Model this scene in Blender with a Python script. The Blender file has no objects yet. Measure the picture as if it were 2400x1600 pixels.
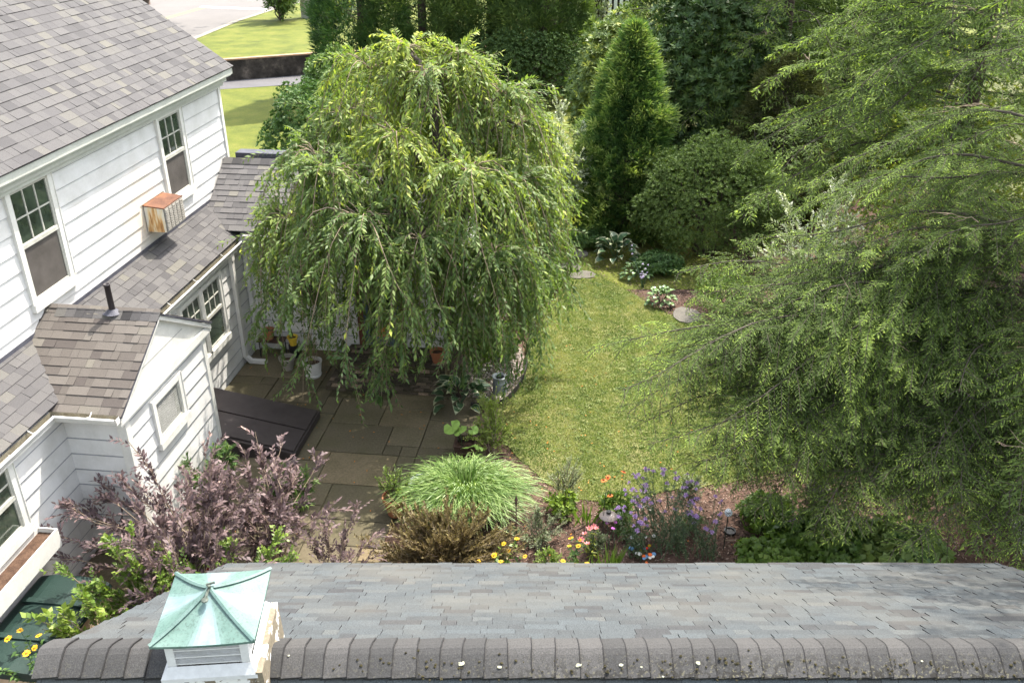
import bpy, math, random
import numpy as np
from mathutils import Vector, Matrix
random.seed(7); rng = np.random.default_rng(7)
S = bpy.context.scene; COL = S.collection
R = math.radians

# ------------------------------------------------------------------ camera, sky, sun, exposure
cam_d = bpy.data.cameras.new('camera'); cam = bpy.data.objects.new('camera', cam_d); COL.objects.link(cam)
cam_d.sensor_width = 36.0; cam_d.lens = 36.0 * 2100 / 2400; cam_d.clip_start = .1; cam_d.clip_end = 900
cam.location = (0, 0, 8.9); cam.rotation_euler = (R(90 - 27.324), 0, 0)
S.camera = cam
SUNV = Vector((.357, .461, 1.0)).normalized()
w = bpy.data.worlds.new('World'); S.world = w; w.use_nodes = True
nt = w.node_tree; sky = nt.nodes.new('ShaderNodeTexSky'); sky.sky_type = 'NISHITA'; sky.sun_disc = False
sky.sun_elevation = math.asin(SUNV.z); sky.sun_rotation = math.atan2(SUNV.x, SUNV.y)
sky.air_density = 1.3; sky.dust_density = 3.0; sky.ozone_density = 1.0
bg = nt.nodes['Background']; bg.inputs['Strength'].default_value = .15
hz = nt.nodes.new('ShaderNodeHueSaturation'); hz.inputs['Saturation'].default_value = .5   # hazy summer sky
nt.links.new(sky.outputs[0], hz.inputs['Color']); nt.links.new(hz.outputs[0], bg.inputs['Color'])
sl = bpy.data.lights.new('sun', 'SUN'); sun = bpy.data.objects.new('sun', sl); COL.objects.link(sun)
sl.energy = 2.6; sl.angle = R(.55); sl.color = (1.0, .94, .84)
sun.rotation_euler = (-SUNV).to_track_quat('-Z', 'Y').to_euler()
vs = S.view_settings; vs.view_transform = 'Standard'; vs.look = 'None'; vs.exposure = 1.95; vs.gamma = 1; vs.use_curve_mapping = False

# ------------------------------------------------------------------ materials
def newmat(name):
    m = bpy.data.materials.new(name); m.use_nodes = True
    nt = m.node_tree; b = nt.nodes['Principled BSDF']; return m, nt, b
def rgb(c): return (c[0], c[1], c[2], 1)
def ramp(nt, stops, interp='LINEAR'):
    r = nt.nodes.new('ShaderNodeValToRGB'); e = r.color_ramp.elements; r.color_ramp.interpolation = interp
    while len(e) < len(stops): e.new(.5)
    for k, (p, c) in enumerate(stops): e[k].position = p; e[k].color = rgb(c)
    return r
def noise(nt, scale, detail=3, rough=.6, coord='pos', vec=None):
    n = nt.nodes.new('ShaderNodeTexNoise'); n.inputs['Scale'].default_value = scale
    n.inputs['Detail'].default_value = detail; n.inputs['Roughness'].default_value = rough
    if vec is not None: nt.links.new(vec, n.inputs['Vector'])
    else:
        g = nt.nodes.new('ShaderNodeNewGeometry'); nt.links.new(g.outputs['Position'], n.inputs['Vector'])
    return n
def mix(nt, a, b, fac, mode='MIX'):
    m = nt.nodes.new('ShaderNodeMix'); m.data_type = 'RGBA'; m.blend_type = mode
    for sock, v in ((m.inputs[6], a), (m.inputs[7], b), (m.inputs[0], fac)):
        if hasattr(v, 'outputs'): nt.links.new(v.outputs[0], sock)
        elif hasattr(v, 'is_linked'): nt.links.new(v, sock)
        elif isinstance(v, tuple): sock.default_value = rgb(v)
        else: sock.default_value = v
    return m.outputs[2]
def bump(nt, b, h, strength=.3, dist=.01):
    n = nt.nodes.new('ShaderNodeBump'); n.inputs['Strength'].default_value = strength; n.inputs['Distance'].default_value = dist
    nt.links.new(h, n.inputs['Height']); nt.links.new(n.outputs[0], b.inputs['Normal'])
def mat_noise(name, c1, c2, scale=6, rough=.8, c3=None, fine=60, finek=.35, bumps=.3, spec=.3, metal=0, dist=.01):
    """two or three colours mottled by a coarse noise, grained by a fine one"""
    m, nt, b = newmat(name)
    n = noise(nt, scale, 5, .65)
    st = [(.3, c1), (.7, c2)] if c3 is None else [(.3, c1), (.52, c2), (.72, c3)]
    r = ramp(nt, st); nt.links.new(n.outputs[0], r.inputs[0])
    f = noise(nt, fine, 3, .7); fr = ramp(nt, [(.3, (1 - finek,) * 3), (.7, (1 + finek * .6,) * 3)]); nt.links.new(f.outputs[0], fr.inputs[0])
    nt.links.new(mix(nt, r, fr, 1.0, 'MULTIPLY'), b.inputs['Base Color'])
    b.inputs['Roughness'].default_value = rough; b.inputs['Specular IOR Level'].default_value = spec; b.inputs['Metallic'].default_value = metal
    if bumps: bump(nt, b, f.outputs[0], bumps, dist)
    return m
def mat_tone(name, stops, rough=.85, grain=220, gk=.45, weather=None, spec=.25, wscale=1.2):
    """colour picked per piece by its 'tone' attribute, with grain and large soft weathering"""
    m, nt, b = newmat(name)
    a = nt.nodes.new('ShaderNodeAttribute'); a.attribute_name = 'tone'
    r = ramp(nt, stops); nt.links.new(a.outputs['Fac'], r.inputs[0])
    f = noise(nt, grain, 2, .8); fr = ramp(nt, [(.32, (1 - gk,) * 3), (.68, (1 + gk,) * 3)]); nt.links.new(f.outputs[0], fr.inputs[0])
    col = mix(nt, r, fr, 1.0, 'MULTIPLY')
    if weather:
        wn = noise(nt, wscale, 4, .6); wr = ramp(nt, [(.42, (0, 0, 0)), (.7, (1, 1, 1))]); nt.links.new(wn.outputs[0], wr.inputs[0])
        mm = nt.nodes.new('ShaderNodeMath'); mm.operation = 'MULTIPLY'; mm.inputs[1].default_value = .45; nt.links.new(wr.outputs[0], mm.inputs[0])
        col = mix(nt, col, weather, mm.outputs[0])
    nt.links.new(col, b.inputs['Base Color'])
    b.inputs['Roughness'].default_value = rough; b.inputs['Specular IOR Level'].default_value = spec
    bump(nt, b, f.outputs[0], .35, .004)
    return m
def mat_leaf(name, stops, rough=.5, trans=.3, spec=.35, tint=None):
    m, nt, b = newmat(name)
    a = nt.nodes.new('ShaderNodeAttribute'); a.attribute_name = 'tone'
    r = ramp(nt, stops); nt.links.new(a.outputs['Fac'], r.inputs[0])
    nt.links.new(r.outputs[0], b.inputs['Base Color'])
    b.inputs['Roughness'].default_value = rough; b.inputs['Specular IOR Level'].default_value = spec
    t = nt.nodes.new('ShaderNodeBsdfTranslucent')
    tc = mix(nt, r, (1.25, 1.35, .6) if tint is None else tint, 1.0, 'MULTIPLY'); nt.links.new(tc, t.inputs['Color'])
    mx = nt.nodes.new('ShaderNodeMixShader'); mx.inputs[0].default_value = trans
    nt.links.new(b.outputs[0], mx.inputs[1]); nt.links.new(t.outputs[0], mx.inputs[2])
    nt.links.new(mx.outputs[0], nt.nodes['Material Output'].inputs['Surface'])
    return m
def mat_plain(name, c, rough=.6, metal=0, spec=.4):
    m, nt, b = newmat(name); n = noise(nt, 9, 4); r = ramp(nt, [(.3, tuple(x * .82 for x in c)), (.7, tuple(min(1, x * 1.12) for x in c))])
    nt.links.new(n.outputs[0], r.inputs[0]); nt.links.new(r.outputs[0], b.inputs['Base Color'])
    b.inputs['Roughness'].default_value = rough; b.inputs['Metallic'].default_value = metal; b.inputs['Specular IOR Level'].default_value = spec
    return m
def mat_glass(name, c=(.02, .025, .022)):
    m, nt, b = newmat(name); n = noise(nt, 3, 3); r = ramp(nt, [(.35, c), (.7, tuple(x * 2.4 for x in c))])
    nt.links.new(n.outputs[0], r.inputs[0]); nt.links.new(r.outputs[0], b.inputs['Base Color'])
    b.inputs['Roughness'].default_value = .04; b.inputs['Specular IOR Level'].default_value = .8
    n2 = noise(nt, 2.2, 2); bump(nt, b, n2.outputs[0], .12, .02)
    return m
def mat_peel(name, paint, wood, amount=.5, scale=9):
    m, nt, b = newmat(name)
    n = noise(nt, scale, 7, .68); r = ramp(nt, [(amount - .012, (0, 0, 0)), (amount + .012, (1, 1, 1))]); nt.links.new(n.outputs[0], r.inputs[0])
    n2 = noise(nt, 40, 4); wr = ramp(nt, [(.3, tuple(x * .5 for x in wood)), (.7, wood)]); nt.links.new(n2.outputs[0], wr.inputs[0])
    nt.links.new(mix(nt, wr, paint, r), b.inputs['Base Color']); b.inputs['Roughness'].default_value = .8
    bump(nt, b, r.outputs[0], .5, .003)
    return m

M = {}
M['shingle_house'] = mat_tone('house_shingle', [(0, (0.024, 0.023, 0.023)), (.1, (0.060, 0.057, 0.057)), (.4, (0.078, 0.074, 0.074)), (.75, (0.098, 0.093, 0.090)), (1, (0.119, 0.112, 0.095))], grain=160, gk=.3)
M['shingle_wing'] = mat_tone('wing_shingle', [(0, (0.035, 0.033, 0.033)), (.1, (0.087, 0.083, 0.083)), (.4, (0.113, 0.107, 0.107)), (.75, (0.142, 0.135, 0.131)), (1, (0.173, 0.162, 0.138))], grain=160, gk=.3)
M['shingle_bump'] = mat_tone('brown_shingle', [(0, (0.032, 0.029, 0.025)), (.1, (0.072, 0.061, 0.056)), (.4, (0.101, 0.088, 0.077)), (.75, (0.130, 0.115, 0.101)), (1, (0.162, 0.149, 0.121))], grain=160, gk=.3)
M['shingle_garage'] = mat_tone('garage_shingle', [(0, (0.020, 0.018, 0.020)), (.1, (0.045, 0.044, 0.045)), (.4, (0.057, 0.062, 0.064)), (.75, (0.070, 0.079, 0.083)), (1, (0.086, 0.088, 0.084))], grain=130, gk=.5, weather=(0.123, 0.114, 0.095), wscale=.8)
def mat_ridge():
    m, nt, b = newmat('ridge_cap')
    a = nt.nodes.new('ShaderNodeAttribute'); a.attribute_name = 'tone'
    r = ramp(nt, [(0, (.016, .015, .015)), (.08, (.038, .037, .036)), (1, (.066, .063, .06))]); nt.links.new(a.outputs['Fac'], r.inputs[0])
    f = noise(nt, 120, 3, .8); fr = ramp(nt, [(.3, (.5,) * 3), (.7, (1.5,) * 3)]); nt.links.new(f.outputs[0], fr.inputs[0])
    col = mix(nt, r, fr, 1.0, 'MULTIPLY')
    g = nt.nodes.new('ShaderNodeNewGeometry'); sp = nt.nodes.new('ShaderNodeSeparateXYZ'); nt.links.new(g.outputs['Position'], sp.inputs[0])
    # moss grows on the camera-side half of the cap, more to the right
    mr = nt.nodes.new('ShaderNodeMapRange'); mr.inputs['From Min'].default_value = 4.19; mr.inputs['From Max'].default_value = 4.0; nt.links.new(sp.outputs['Y'], mr.inputs['Value'])
    mr2 = nt.nodes.new('ShaderNodeMapRange'); mr2.inputs['From Min'].default_value = -1.0; mr2.inputs['From Max'].default_value = 1.5; mr2.inputs['To Min'].default_value = .25; nt.links.new(sp.outputs['X'], mr2.inputs['Value'])
    n = noise(nt, 26, 3, .5); nr = ramp(nt, [(.5, (0, 0, 0)), (.56, (1, 1, 1))]); nt.links.new(n.outputs[0], nr.inputs[0])
    k = nt.nodes.new('ShaderNodeMath'); k.operation = 'MULTIPLY'; nt.links.new(mr.outputs[0], k.inputs[0]); nt.links.new(mr2.outputs[0], k.inputs[1])
    k2 = nt.nodes.new('ShaderNodeMath'); k2.operation = 'MULTIPLY'; nt.links.new(k.outputs[0], k2.inputs[0]); nt.links.new(nr.outputs[0], k2.inputs[1])
    col = mix(nt, col, (.012, .01, .006), k2.outputs[0])
    n3 = noise(nt, 60, 2, .5); r3 = ramp(nt, [(.6, (0, 0, 0)), (.64, (1, 1, 1))]); nt.links.new(n3.outputs[0], r3.inputs[0])
    k3 = nt.nodes.new('ShaderNodeMath'); k3.operation = 'MULTIPLY'; nt.links.new(k.outputs[0], k3.inputs[0]); nt.links.new(r3.outputs[0], k3.inputs[1])
    col = mix(nt, col, (.13, .12, .075), k3.outputs[0])
    nt.links.new(col, b.inputs['Base Color']); b.inputs['Roughness'].default_value = .95; bump(nt, b, f.outputs[0], .5, .005)
    return m
M['ridge'] = mat_ridge()
def mat_siding():
    m, nt, b = newmat('white_siding')
    n = noise(nt, 2.2, 5, .6); r = ramp(nt, [(.3, (.54, .53, .5)), (.55, (.64, .63, .61)), (.7, (.68, .67, .655))]); nt.links.new(n.outputs[0], r.inputs[0])
    f = noise(nt, 35, 4, .7); fr = ramp(nt, [(.3, (.95,) * 3), (.7, (1.02,) * 3)]); nt.links.new(f.outputs[0], fr.inputs[0])
    col = mix(nt, r, fr, 1.0, 'MULTIPLY')
    # rust-coloured wash on the boards round the air conditioner
    g = nt.nodes.new('ShaderNodeNewGeometry'); d = nt.nodes.new('ShaderNodeVectorMath'); d.operation = 'DISTANCE'
    nt.links.new(g.outputs['Position'], d.inputs[0]); d.inputs[1].default_value = (-6.45, 14.9, 3.75)
    mr = nt.nodes.new('ShaderNodeMapRange'); mr.inputs['From Min'].default_value = .9; mr.inputs['From Max'].default_value = .25; nt.links.new(d.outputs['Value'], mr.inputs['Value'])
    n2 = noise(nt, 5, 3); k = nt.nodes.new('ShaderNodeMath'); k.operation = 'MULTIPLY'; nt.links.new(mr.outputs[0], k.inputs[0]); nt.links.new(n2.outputs[0], k.inputs[1])
    col = mix(nt, col, (.72, .56, .36), k.outputs[0])
    nt.links.new(col, b.inputs['Base Color']); b.inputs['Roughness'].default_value = .55; bump(nt, b, f.outputs[0], .08, .003)
    return m
M['siding'] = mat_siding()
M['lip_shadow'] = mat_plain('lip_shadow_paint', (.3, .31, .33), .8)  # grey that paints the shadow line under each siding lip
M['trim'] = mat_noise('white_trim', (0.572, 0.561, 0.514), (0.694, 0.680, 0.636), 3, .5, fine=30, finek=.06, bumps=.05)
M['fascia'] = mat_noise('cream_fascia', (0.416, 0.424, 0.376), (0.512, 0.520, 0.464), 3, .6, fine=30, finek=.08, bumps=.05)
M['sash'] = mat_noise('sash_paint', (0.383, 0.374, 0.323), (0.510, 0.501, 0.442), 5, .6, fine=40, finek=.15)
M['gutter_in'] = mat_noise('gutter_silt', (0.140, 0.119, 0.077), (0.252, 0.231, 0.175), 6, .9, fine=50, finek=.4)
M['gutter'] = mat_noise('gutter_white', (0.581, 0.572, 0.546), (0.722, 0.713, 0.686), 4, .35, fine=30, finek=.06, bumps=0, spec=.6)
M['glass'] = mat_glass('window_glass', (.025, .034, .024))
M['screen'] = mat_noise('insect_screen', (0.060, 0.053, 0.046), (0.102, 0.090, 0.081), 3, .7, fine=200, finek=.25)
M['blind'] = mat_noise('blind', (.3, .3, .28), (.42, .42, .39), 4, .5)
M['flash'] = mat_noise('lead_flashing', (.05, .05, .065), (.1, .1, .12), 5, .6)
M['rust'] = mat_noise('rust', (.09, .04, .025), (.16, .075, .045), 4, .8, (.3, .12, .045), fine=50, finek=.3)
def mat_acside():
    m, nt, b = newmat('rust_streaked_metal')
    tc = nt.nodes.new('ShaderNodeTexCoord'); mp = nt.nodes.new('ShaderNodeMapping'); mp.inputs['Scale'].default_value = (9, 9, 1.2); nt.links.new(tc.outputs['Object'], mp.inputs[0])
    n = noise(nt, 1.0, 4, .6, vec=mp.outputs[0])
    r = ramp(nt, [(.36, (.12, .035, .015)), (.44, (.5, .28, .1)), (.5, (.62, .5, .3)), (.58, (.6, .58, .5))]); nt.links.new(n.outputs[0], r.inputs[0])
    nt.links.new(r.outputs[0], b.inputs['Base Color']); b.inputs['Roughness'].default_value = .7
    return m
M['acside'] = mat_acside()
M['grille'] = mat_noise('grille', (0.255, 0.232, 0.203), (0.413, 0.390, 0.345), 14, .6, fine=70, finek=.3)
M['dark'] = mat_plain('dark_gap', (.012, .011, .01), .9)
M['pipe'] = mat_plain('black_pipe', (.03, .024, .026), .45)
M['soil'] = mat_noise('soil', (.05, .028, .018), (.12, .07, .045), 12, .95, fine=70, finek=.5)
def mat_patina():
    m, nt, b = newmat('copper_patina')
    tc = nt.nodes.new('ShaderNodeTexCoord')
    n = noise(nt, 5, 5, .6); r = ramp(nt, [(.3, (.055, .11, .09)), (.5, (.085, .15, .125)), (.7, (.12, .19, .165))]); nt.links.new(n.outputs[0], r.inputs[0])
    f = noise(nt, 60, 3, .7); fr = ramp(nt, [(.28, (.55,) * 3), (.5, (1.05,) * 3)]); nt.links.new(f.outputs[0], fr.inputs[0])
    a = nt.nodes.new('ShaderNodeAttribute'); a.attribute_name = 'tone'
    sn = noise(nt, 9, 3); k = nt.nodes.new('ShaderNodeMath'); k.operation = 'MULTIPLY'; nt.links.new(a.outputs['Fac'], k.inputs[0]); nt.links.new(sn.outputs[0], k.inputs[1])
    k2 = nt.nodes.new('ShaderNodeMath'); k2.operation = 'MULTIPLY'; k2.inputs[1].default_value = 1.5; k2.use_clamp = True; nt.links.new(k.outputs[0], k2.inputs[0])
    col = mix(nt, mix(nt, r, fr, 1.0, 'MULTIPLY'), (.24, .32, .34), k2.outputs[0])
    nt.links.new(col, b.inputs['Base Color']); b.inputs['Roughness'].default_value = .55; bump(nt, b, n.outputs[0], .3, .01)
    return m
M['patina'] = mat_patina()
M['verdigris_dark'] = mat_noise('tarnished_copper', (.05, .06, .05), (.14, .16, .13), 20, .6)
M['peel'] = mat_peel('peeling_white_paint', (0.666, 0.666, 0.648), (0.234, 0.189, 0.135), .47, 9)
M['peel_bare'] = mat_peel('bare_weathered_board', (.7, .69, .65), (.24, .2, .14), .58, 7)
M['white_new'] = mat_noise('cupola_paint', (0.520, 0.520, 0.513), (0.612, 0.612, 0.612), 6, .6, fine=25, finek=.08)
M['ground'] = mat_noise('ground', (.06, .075, .02), (.12, .12, .045), .8, .95, fine=12, finek=.4)
def mat_lawn(name, c, sc):
    return mat_noise(name, c[0], c[1], sc, .95, c[2], fine=24, finek=.45, bumps=.6, dist=.03)
M['lawn'] = mat_lawn('lawn', ((0.078, 0.100, 0.025), (0.130, 0.142, 0.041), (0.208, 0.184, 0.081)), 1.1)
M['lawn_far'] = mat_lawn('far_lawn', ((0.069, 0.089, 0.014), (0.121, 0.139, 0.019), (0.166, 0.164, 0.032)), .9)
M['mulch'] = mat_noise('mulch', (0.052, 0.029, 0.021), (0.105, 0.061, 0.044), 4, .95, (0.167, 0.099, 0.073), fine=35, finek=.55, bumps=.8, dist=.02)
M['asphalt'] = mat_noise('pale_asphalt', (0.135, 0.125, 0.117), (0.165, 0.152, 0.142), .35, .9, fine=14, finek=.12, bumps=.1)  # pale pinkish grey asphalt of the street
M['drive'] = mat_noise('driveway', (0.102, 0.098, 0.102), (0.130, 0.126, 0.130), .5, .9, fine=12, finek=.12)
M['kerb'] = mat_noise('sandy_kerb', (0.225, 0.203, 0.165), (0.300, 0.270, 0.225), 1.5, .9)
M['yellow'] = mat_plain('yellow_line', (.6, .42, .12), .8)
M['white_line'] = mat_plain('white_line', (.8, .8, .78), .8)
def mat_wall():
    return mat_noise('stained_wall', (.012, .011, .01), (.06, .05, .042), .9, .95, (.22, .18, .15), fine=6, finek=.4)
M['retain'] = mat_wall()
M['cap'] = mat_noise('wall_cap', (.3, .18, .11), (.42, .28, .18), 2, .9)
M['stone'] = mat_tone('bluestone', [(0, (0.070, 0.060, 0.035)), (.4, (0.104, 0.086, 0.054)), (.7, (0.132, 0.109, 0.068)), (1, (0.207, 0.146, 0.080))], .8, grain=30, gk=.22, weather=(0.062, 0.059, 0.022), wscale=1.6)
M['joint'] = mat_noise('joint_dirt', (0.039, 0.036, 0.018), (0.091, 0.078, 0.039), 8, .95)
M['brick'] = mat_tone('mossy_brick', [(0, (.05, .04, .03)), (.6, (.13, .1, .075)), (1, (.36, .26, .18))], .9, grain=60, gk=.4, weather=(.03, .035, .012), wscale=3)
M['bulk'] = mat_noise('brown_steel_door', (0.034, 0.026, 0.024), (0.052, 0.042, 0.039), 4, .6, fine=80, finek=.1)
M['terra'] = mat_noise('terracotta', (0.288, 0.101, 0.047), (0.374, 0.158, 0.079), 7, .75, fine=40, finek=.12)
M['pot_white'] = mat_noise('white_pot', (0.510, 0.495, 0.465), (0.600, 0.585, 0.555), 6, .5, fine=30, finek=.08)
M['tub'] = mat_noise('white_enamel', (0.527, 0.561, 0.612), (0.663, 0.680, 0.714), 6, .35, fine=30, finek=.06)
M['pot_yellow'] = mat_plain('yellow_pot', (.7, .5, .05), .5)
M['black'] = mat_plain('black_plastic', (.02, .02, .02), .5)
M['edging'] = mat_plain('black_edging', (.025, .02, .02), .6)
M['galv'] = mat_noise('galvanised', (0.208, 0.232, 0.248), (0.336, 0.360, 0.376), 9, .45, fine=60, finek=.2, metal=.4)
M['rock'] = mat_noise('field_stone', (.3, .27, .2), (.45, .41, .33), 9, .9, fine=50, finek=.3)
M['flag'] = mat_noise('flagstone', (0.105, 0.095, 0.082), (0.157, 0.144, 0.120), 5, .9, fine=40, finek=.25)
M['iron'] = mat_noise('rusty_iron', (.035, .022, .018), (.09, .05, .035), 20, .7)
M['rod'] = mat_plain('dark_green_rod', (.012, .025, .018), .4)
M['ball'] = mat_plain('silver_glass', (.7, .72, .73), .12, .9)
M['feeder'] = mat_plain('brown_baffle', (.2, .165, .15), .4)
M['concrete'] = mat_noise('cast_stone', (0.240, 0.216, 0.176), (0.336, 0.312, 0.264), 6, .9, fine=60, finek=.25)
M['greenbin'] = mat_noise('green_plastic', (0.013, 0.029, 0.024), (0.022, 0.043, 0.036), 3, .45, fine=60, finek=.1)
M['tan'] = mat_plain('tan_plastic', (.5, .38, .26), .6)
M['bark'] = mat_noise('dark_bark', (.035, .025, .02), (.1, .075, .06), 6, .95, fine=30, finek=.5, bumps=.8)
M['bark_grey'] = mat_noise('grey_bark', (0.056, 0.045, 0.035), (0.113, 0.093, 0.074), 6, .9, fine=40, finek=.4, bumps=.6)
M['twig'] = mat_noise('pale_twig', (.2, .15, .1), (.36, .28, .2), 6, .85, fine=40, finek=.3)
M['door'] = mat_plain('slate_blue_door', (.07, .1, .13), .5)
M['doorred'] = mat_plain('dark_red_wood', (.1, .035, .02), .6)
M['mat'] = mat_noise('orange_mat', (.5, .17, .035), (.62, .24, .06), 9, .9)
M['fence'] = mat_noise('white_pickets', (0.420, 0.420, 0.392), (0.532, 0.532, 0.504), 5, .7, fine=30, finek=.15)
M['porch'] = mat_noise('porch_white', (.7, .74, .74), (.8, .83, .83), 3, .6)
M['util'] = mat_noise('utility_grey', (.34, .32, .3), (.45, .43, .4), 3, .8)
M['pole'] = mat_noise('pole_wood', (.2, .14, .11), (.3, .22, .18), 5, .9)
# leaves
M['L_cherry'] = mat_leaf('cherry_leaf', [(0, (0.055, 0.098, 0.031)), (.5, (0.125, 0.188, 0.054)), (.85, (0.237, 0.300, 0.064)), (1, (0.424, 0.465, 0.078))], .5, .42, .3)
M['L_hemlock'] = mat_leaf('hemlock_needles', [(0, (0.053, 0.079, 0.028)), (.45, (0.126, 0.180, 0.057)), (.8, (0.225, 0.309, 0.082)), (1, (0.448, 0.567, 0.116))], .75, .42, .12)
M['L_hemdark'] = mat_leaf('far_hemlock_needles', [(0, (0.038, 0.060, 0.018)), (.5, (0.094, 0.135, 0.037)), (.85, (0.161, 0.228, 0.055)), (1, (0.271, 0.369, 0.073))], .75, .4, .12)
M['L_arb'] = mat_leaf('arborvitae_sprays', [(0, (0.028, 0.063, 0.024)), (.5, (0.074, 0.148, 0.044)), (.85, (0.162, 0.243, 0.062)), (1, (0.289, 0.348, 0.106))], .6, .3, .25)
M['L_dark'] = mat_leaf('dark_conifer', [(0, (0.039, 0.074, 0.025)), (.6, (0.102, 0.156, 0.043)), (1, (0.241, 0.319, 0.063))], .7, .2, .2)
M['L_brown'] = mat_leaf('yew_needles', [(0, (0.035, 0.043, 0.016)), (.6, (0.099, 0.106, 0.034)), (1, (0.211, 0.227, 0.061))], .7, .2, .2)
M['L_rhodo'] = mat_leaf('rhododendron_leaf', [(0, (0.022, 0.051, 0.015)), (.5, (0.071, 0.123, 0.035)), (.9, (0.190, 0.246, 0.055)), (1, (0.476, 0.493, 0.088))], .45, .2, .35)
M['L_round'] = mat_leaf('pieris_leaf', [(0, (0.033, 0.057, 0.016)), (.5, (0.088, 0.132, 0.039)), (.9, (0.187, 0.251, 0.083)), (1, (0.286, 0.339, 0.133))], .6, .25, .2)
M['L_var'] = mat_leaf('variegated_leaf', [(0, (0.090, 0.126, 0.054)), (.5, (0.234, 0.279, 0.162)), (1, (0.540, 0.558, 0.414))], .5, .25, .4)
M['L_green'] = mat_leaf('shrub_leaf', [(0, (0.028, 0.064, 0.018)), (.5, (0.070, 0.139, 0.033)), (1, (0.215, 0.289, 0.077))], .5, .25, .35)
M['L_yellow'] = mat_leaf('yellow_green_leaf', [(0, (.1, .12, .02)), (.5, (.24, .27, .035)), (1, (.45, .45, .07))], .5, .35, .35)
M['L_purple'] = mat_leaf('purple_leaf', [(0, (0.044, 0.027, 0.028)), (.5, (0.127, 0.087, 0.090)), (.85, (0.239, 0.163, 0.153)), (1, (0.404, 0.270, 0.226))], .55, .25, .3, (0.862, 0.873, 0.873))
M['L_bronze'] = mat_leaf('bronze_leaf', [(0, (0.051, 0.032, 0.015)), (.5, (0.133, 0.099, 0.038)), (1, (0.256, 0.209, 0.082))], .5, .25, .35, (0.836, 0.900, 0.538))
M['L_grass'] = mat_leaf('striped_grass', [(0, (0.059, 0.121, 0.025)), (.55, (0.144, 0.240, 0.055)), (1, (0.341, 0.436, 0.164))], .45, .3, .4)
M['L_lime'] = mat_leaf('lime_leaf', [(0, (0.065, 0.123, 0.021)), (.5, (0.138, 0.217, 0.037)), (1, (0.260, 0.332, 0.065))], .45, .35, .4)
M['L_blue'] = mat_leaf('bluish_leaf', [(0, (0.050, 0.080, 0.040)), (.5, (0.120, 0.160, 0.080)), (1, (0.240, 0.280, 0.150))], .55, .25, .35)
M['L_lawn'] = mat_leaf('grass_blade', [(0, (0.077, 0.129, 0.032)), (.5, (0.181, 0.233, 0.067)), (1, (0.362, 0.345, 0.162))], .6, .35, .25)
M['L_hosta'] = mat_plain('hosta_green', (0.035, 0.077, 0.028), .4, spec=.45)
M['L_hostalt'] = mat_plain('hosta_light', (.16, .25, .08), .4, spec=.45)
M['L_cream'] = mat_plain('hosta_cream', (0.275, 0.286, 0.165), .45)
M['mulch_chip'] = mat_tone('mulch_chips', [(0, (0.044, 0.029, 0.022)), (.5, (0.132, 0.088, 0.068)), (1, (0.330, 0.242, 0.193))], .9, grain=50, gk=.3)
M['gravel'] = mat_tone('pea_gravel', [(0, (.2, .15, .12)), (.5, (.38, .31, .26)), (1, (.6, .55, .5))], .8, grain=50, gk=.2)
M['F_yellow'] = mat_plain('yellow_petals', (0.612, 0.363, 0.008), .6); M['F_core'] = mat_plain('orange_core', (0.421, 0.145, 0.008), .7)
M['F_orange'] = mat_plain('orange_petals', (.8, .16, .03), .6); M['F_brown'] = mat_plain('brown_core', (.2, .06, .02), .8)
M['F_purple'] = mat_plain('lavender_petals', (0.419, 0.267, 0.516), .7); M['F_pink'] = mat_plain('pink_petals', (0.799, 0.251, 0.258), .6)
M['F_magenta'] = mat_plain('magenta_petals', (.55, .12, .5), .6); M['F_lilac'] = mat_plain('lilac_petals', (.62, .52, .72), .6)
M['F_white'] = mat_plain('white_petals', (.8, .8, .76), .6); M['F_red'] = mat_plain('red_petals', (.7, .03, .02), .6)
M['L_limeplain'] = mat_plain('lime_round_leaf', (.22, .34, .07), .5); M['F_pinkpale'] = mat_plain('faded_pink', (.75, .36, .32), .6); M['paint_blue'] = mat_plain('blue_paint', (.15, .3, .5), .5)
M['moss'] = mat_noise('moss', (.02, .018, .008), (.06, .05, .02), 40, .95)
M['lichen'] = mat_noise('lichen', (0.300, 0.300, 0.205), (0.396, 0.396, 0.297), 30, .95)

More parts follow.
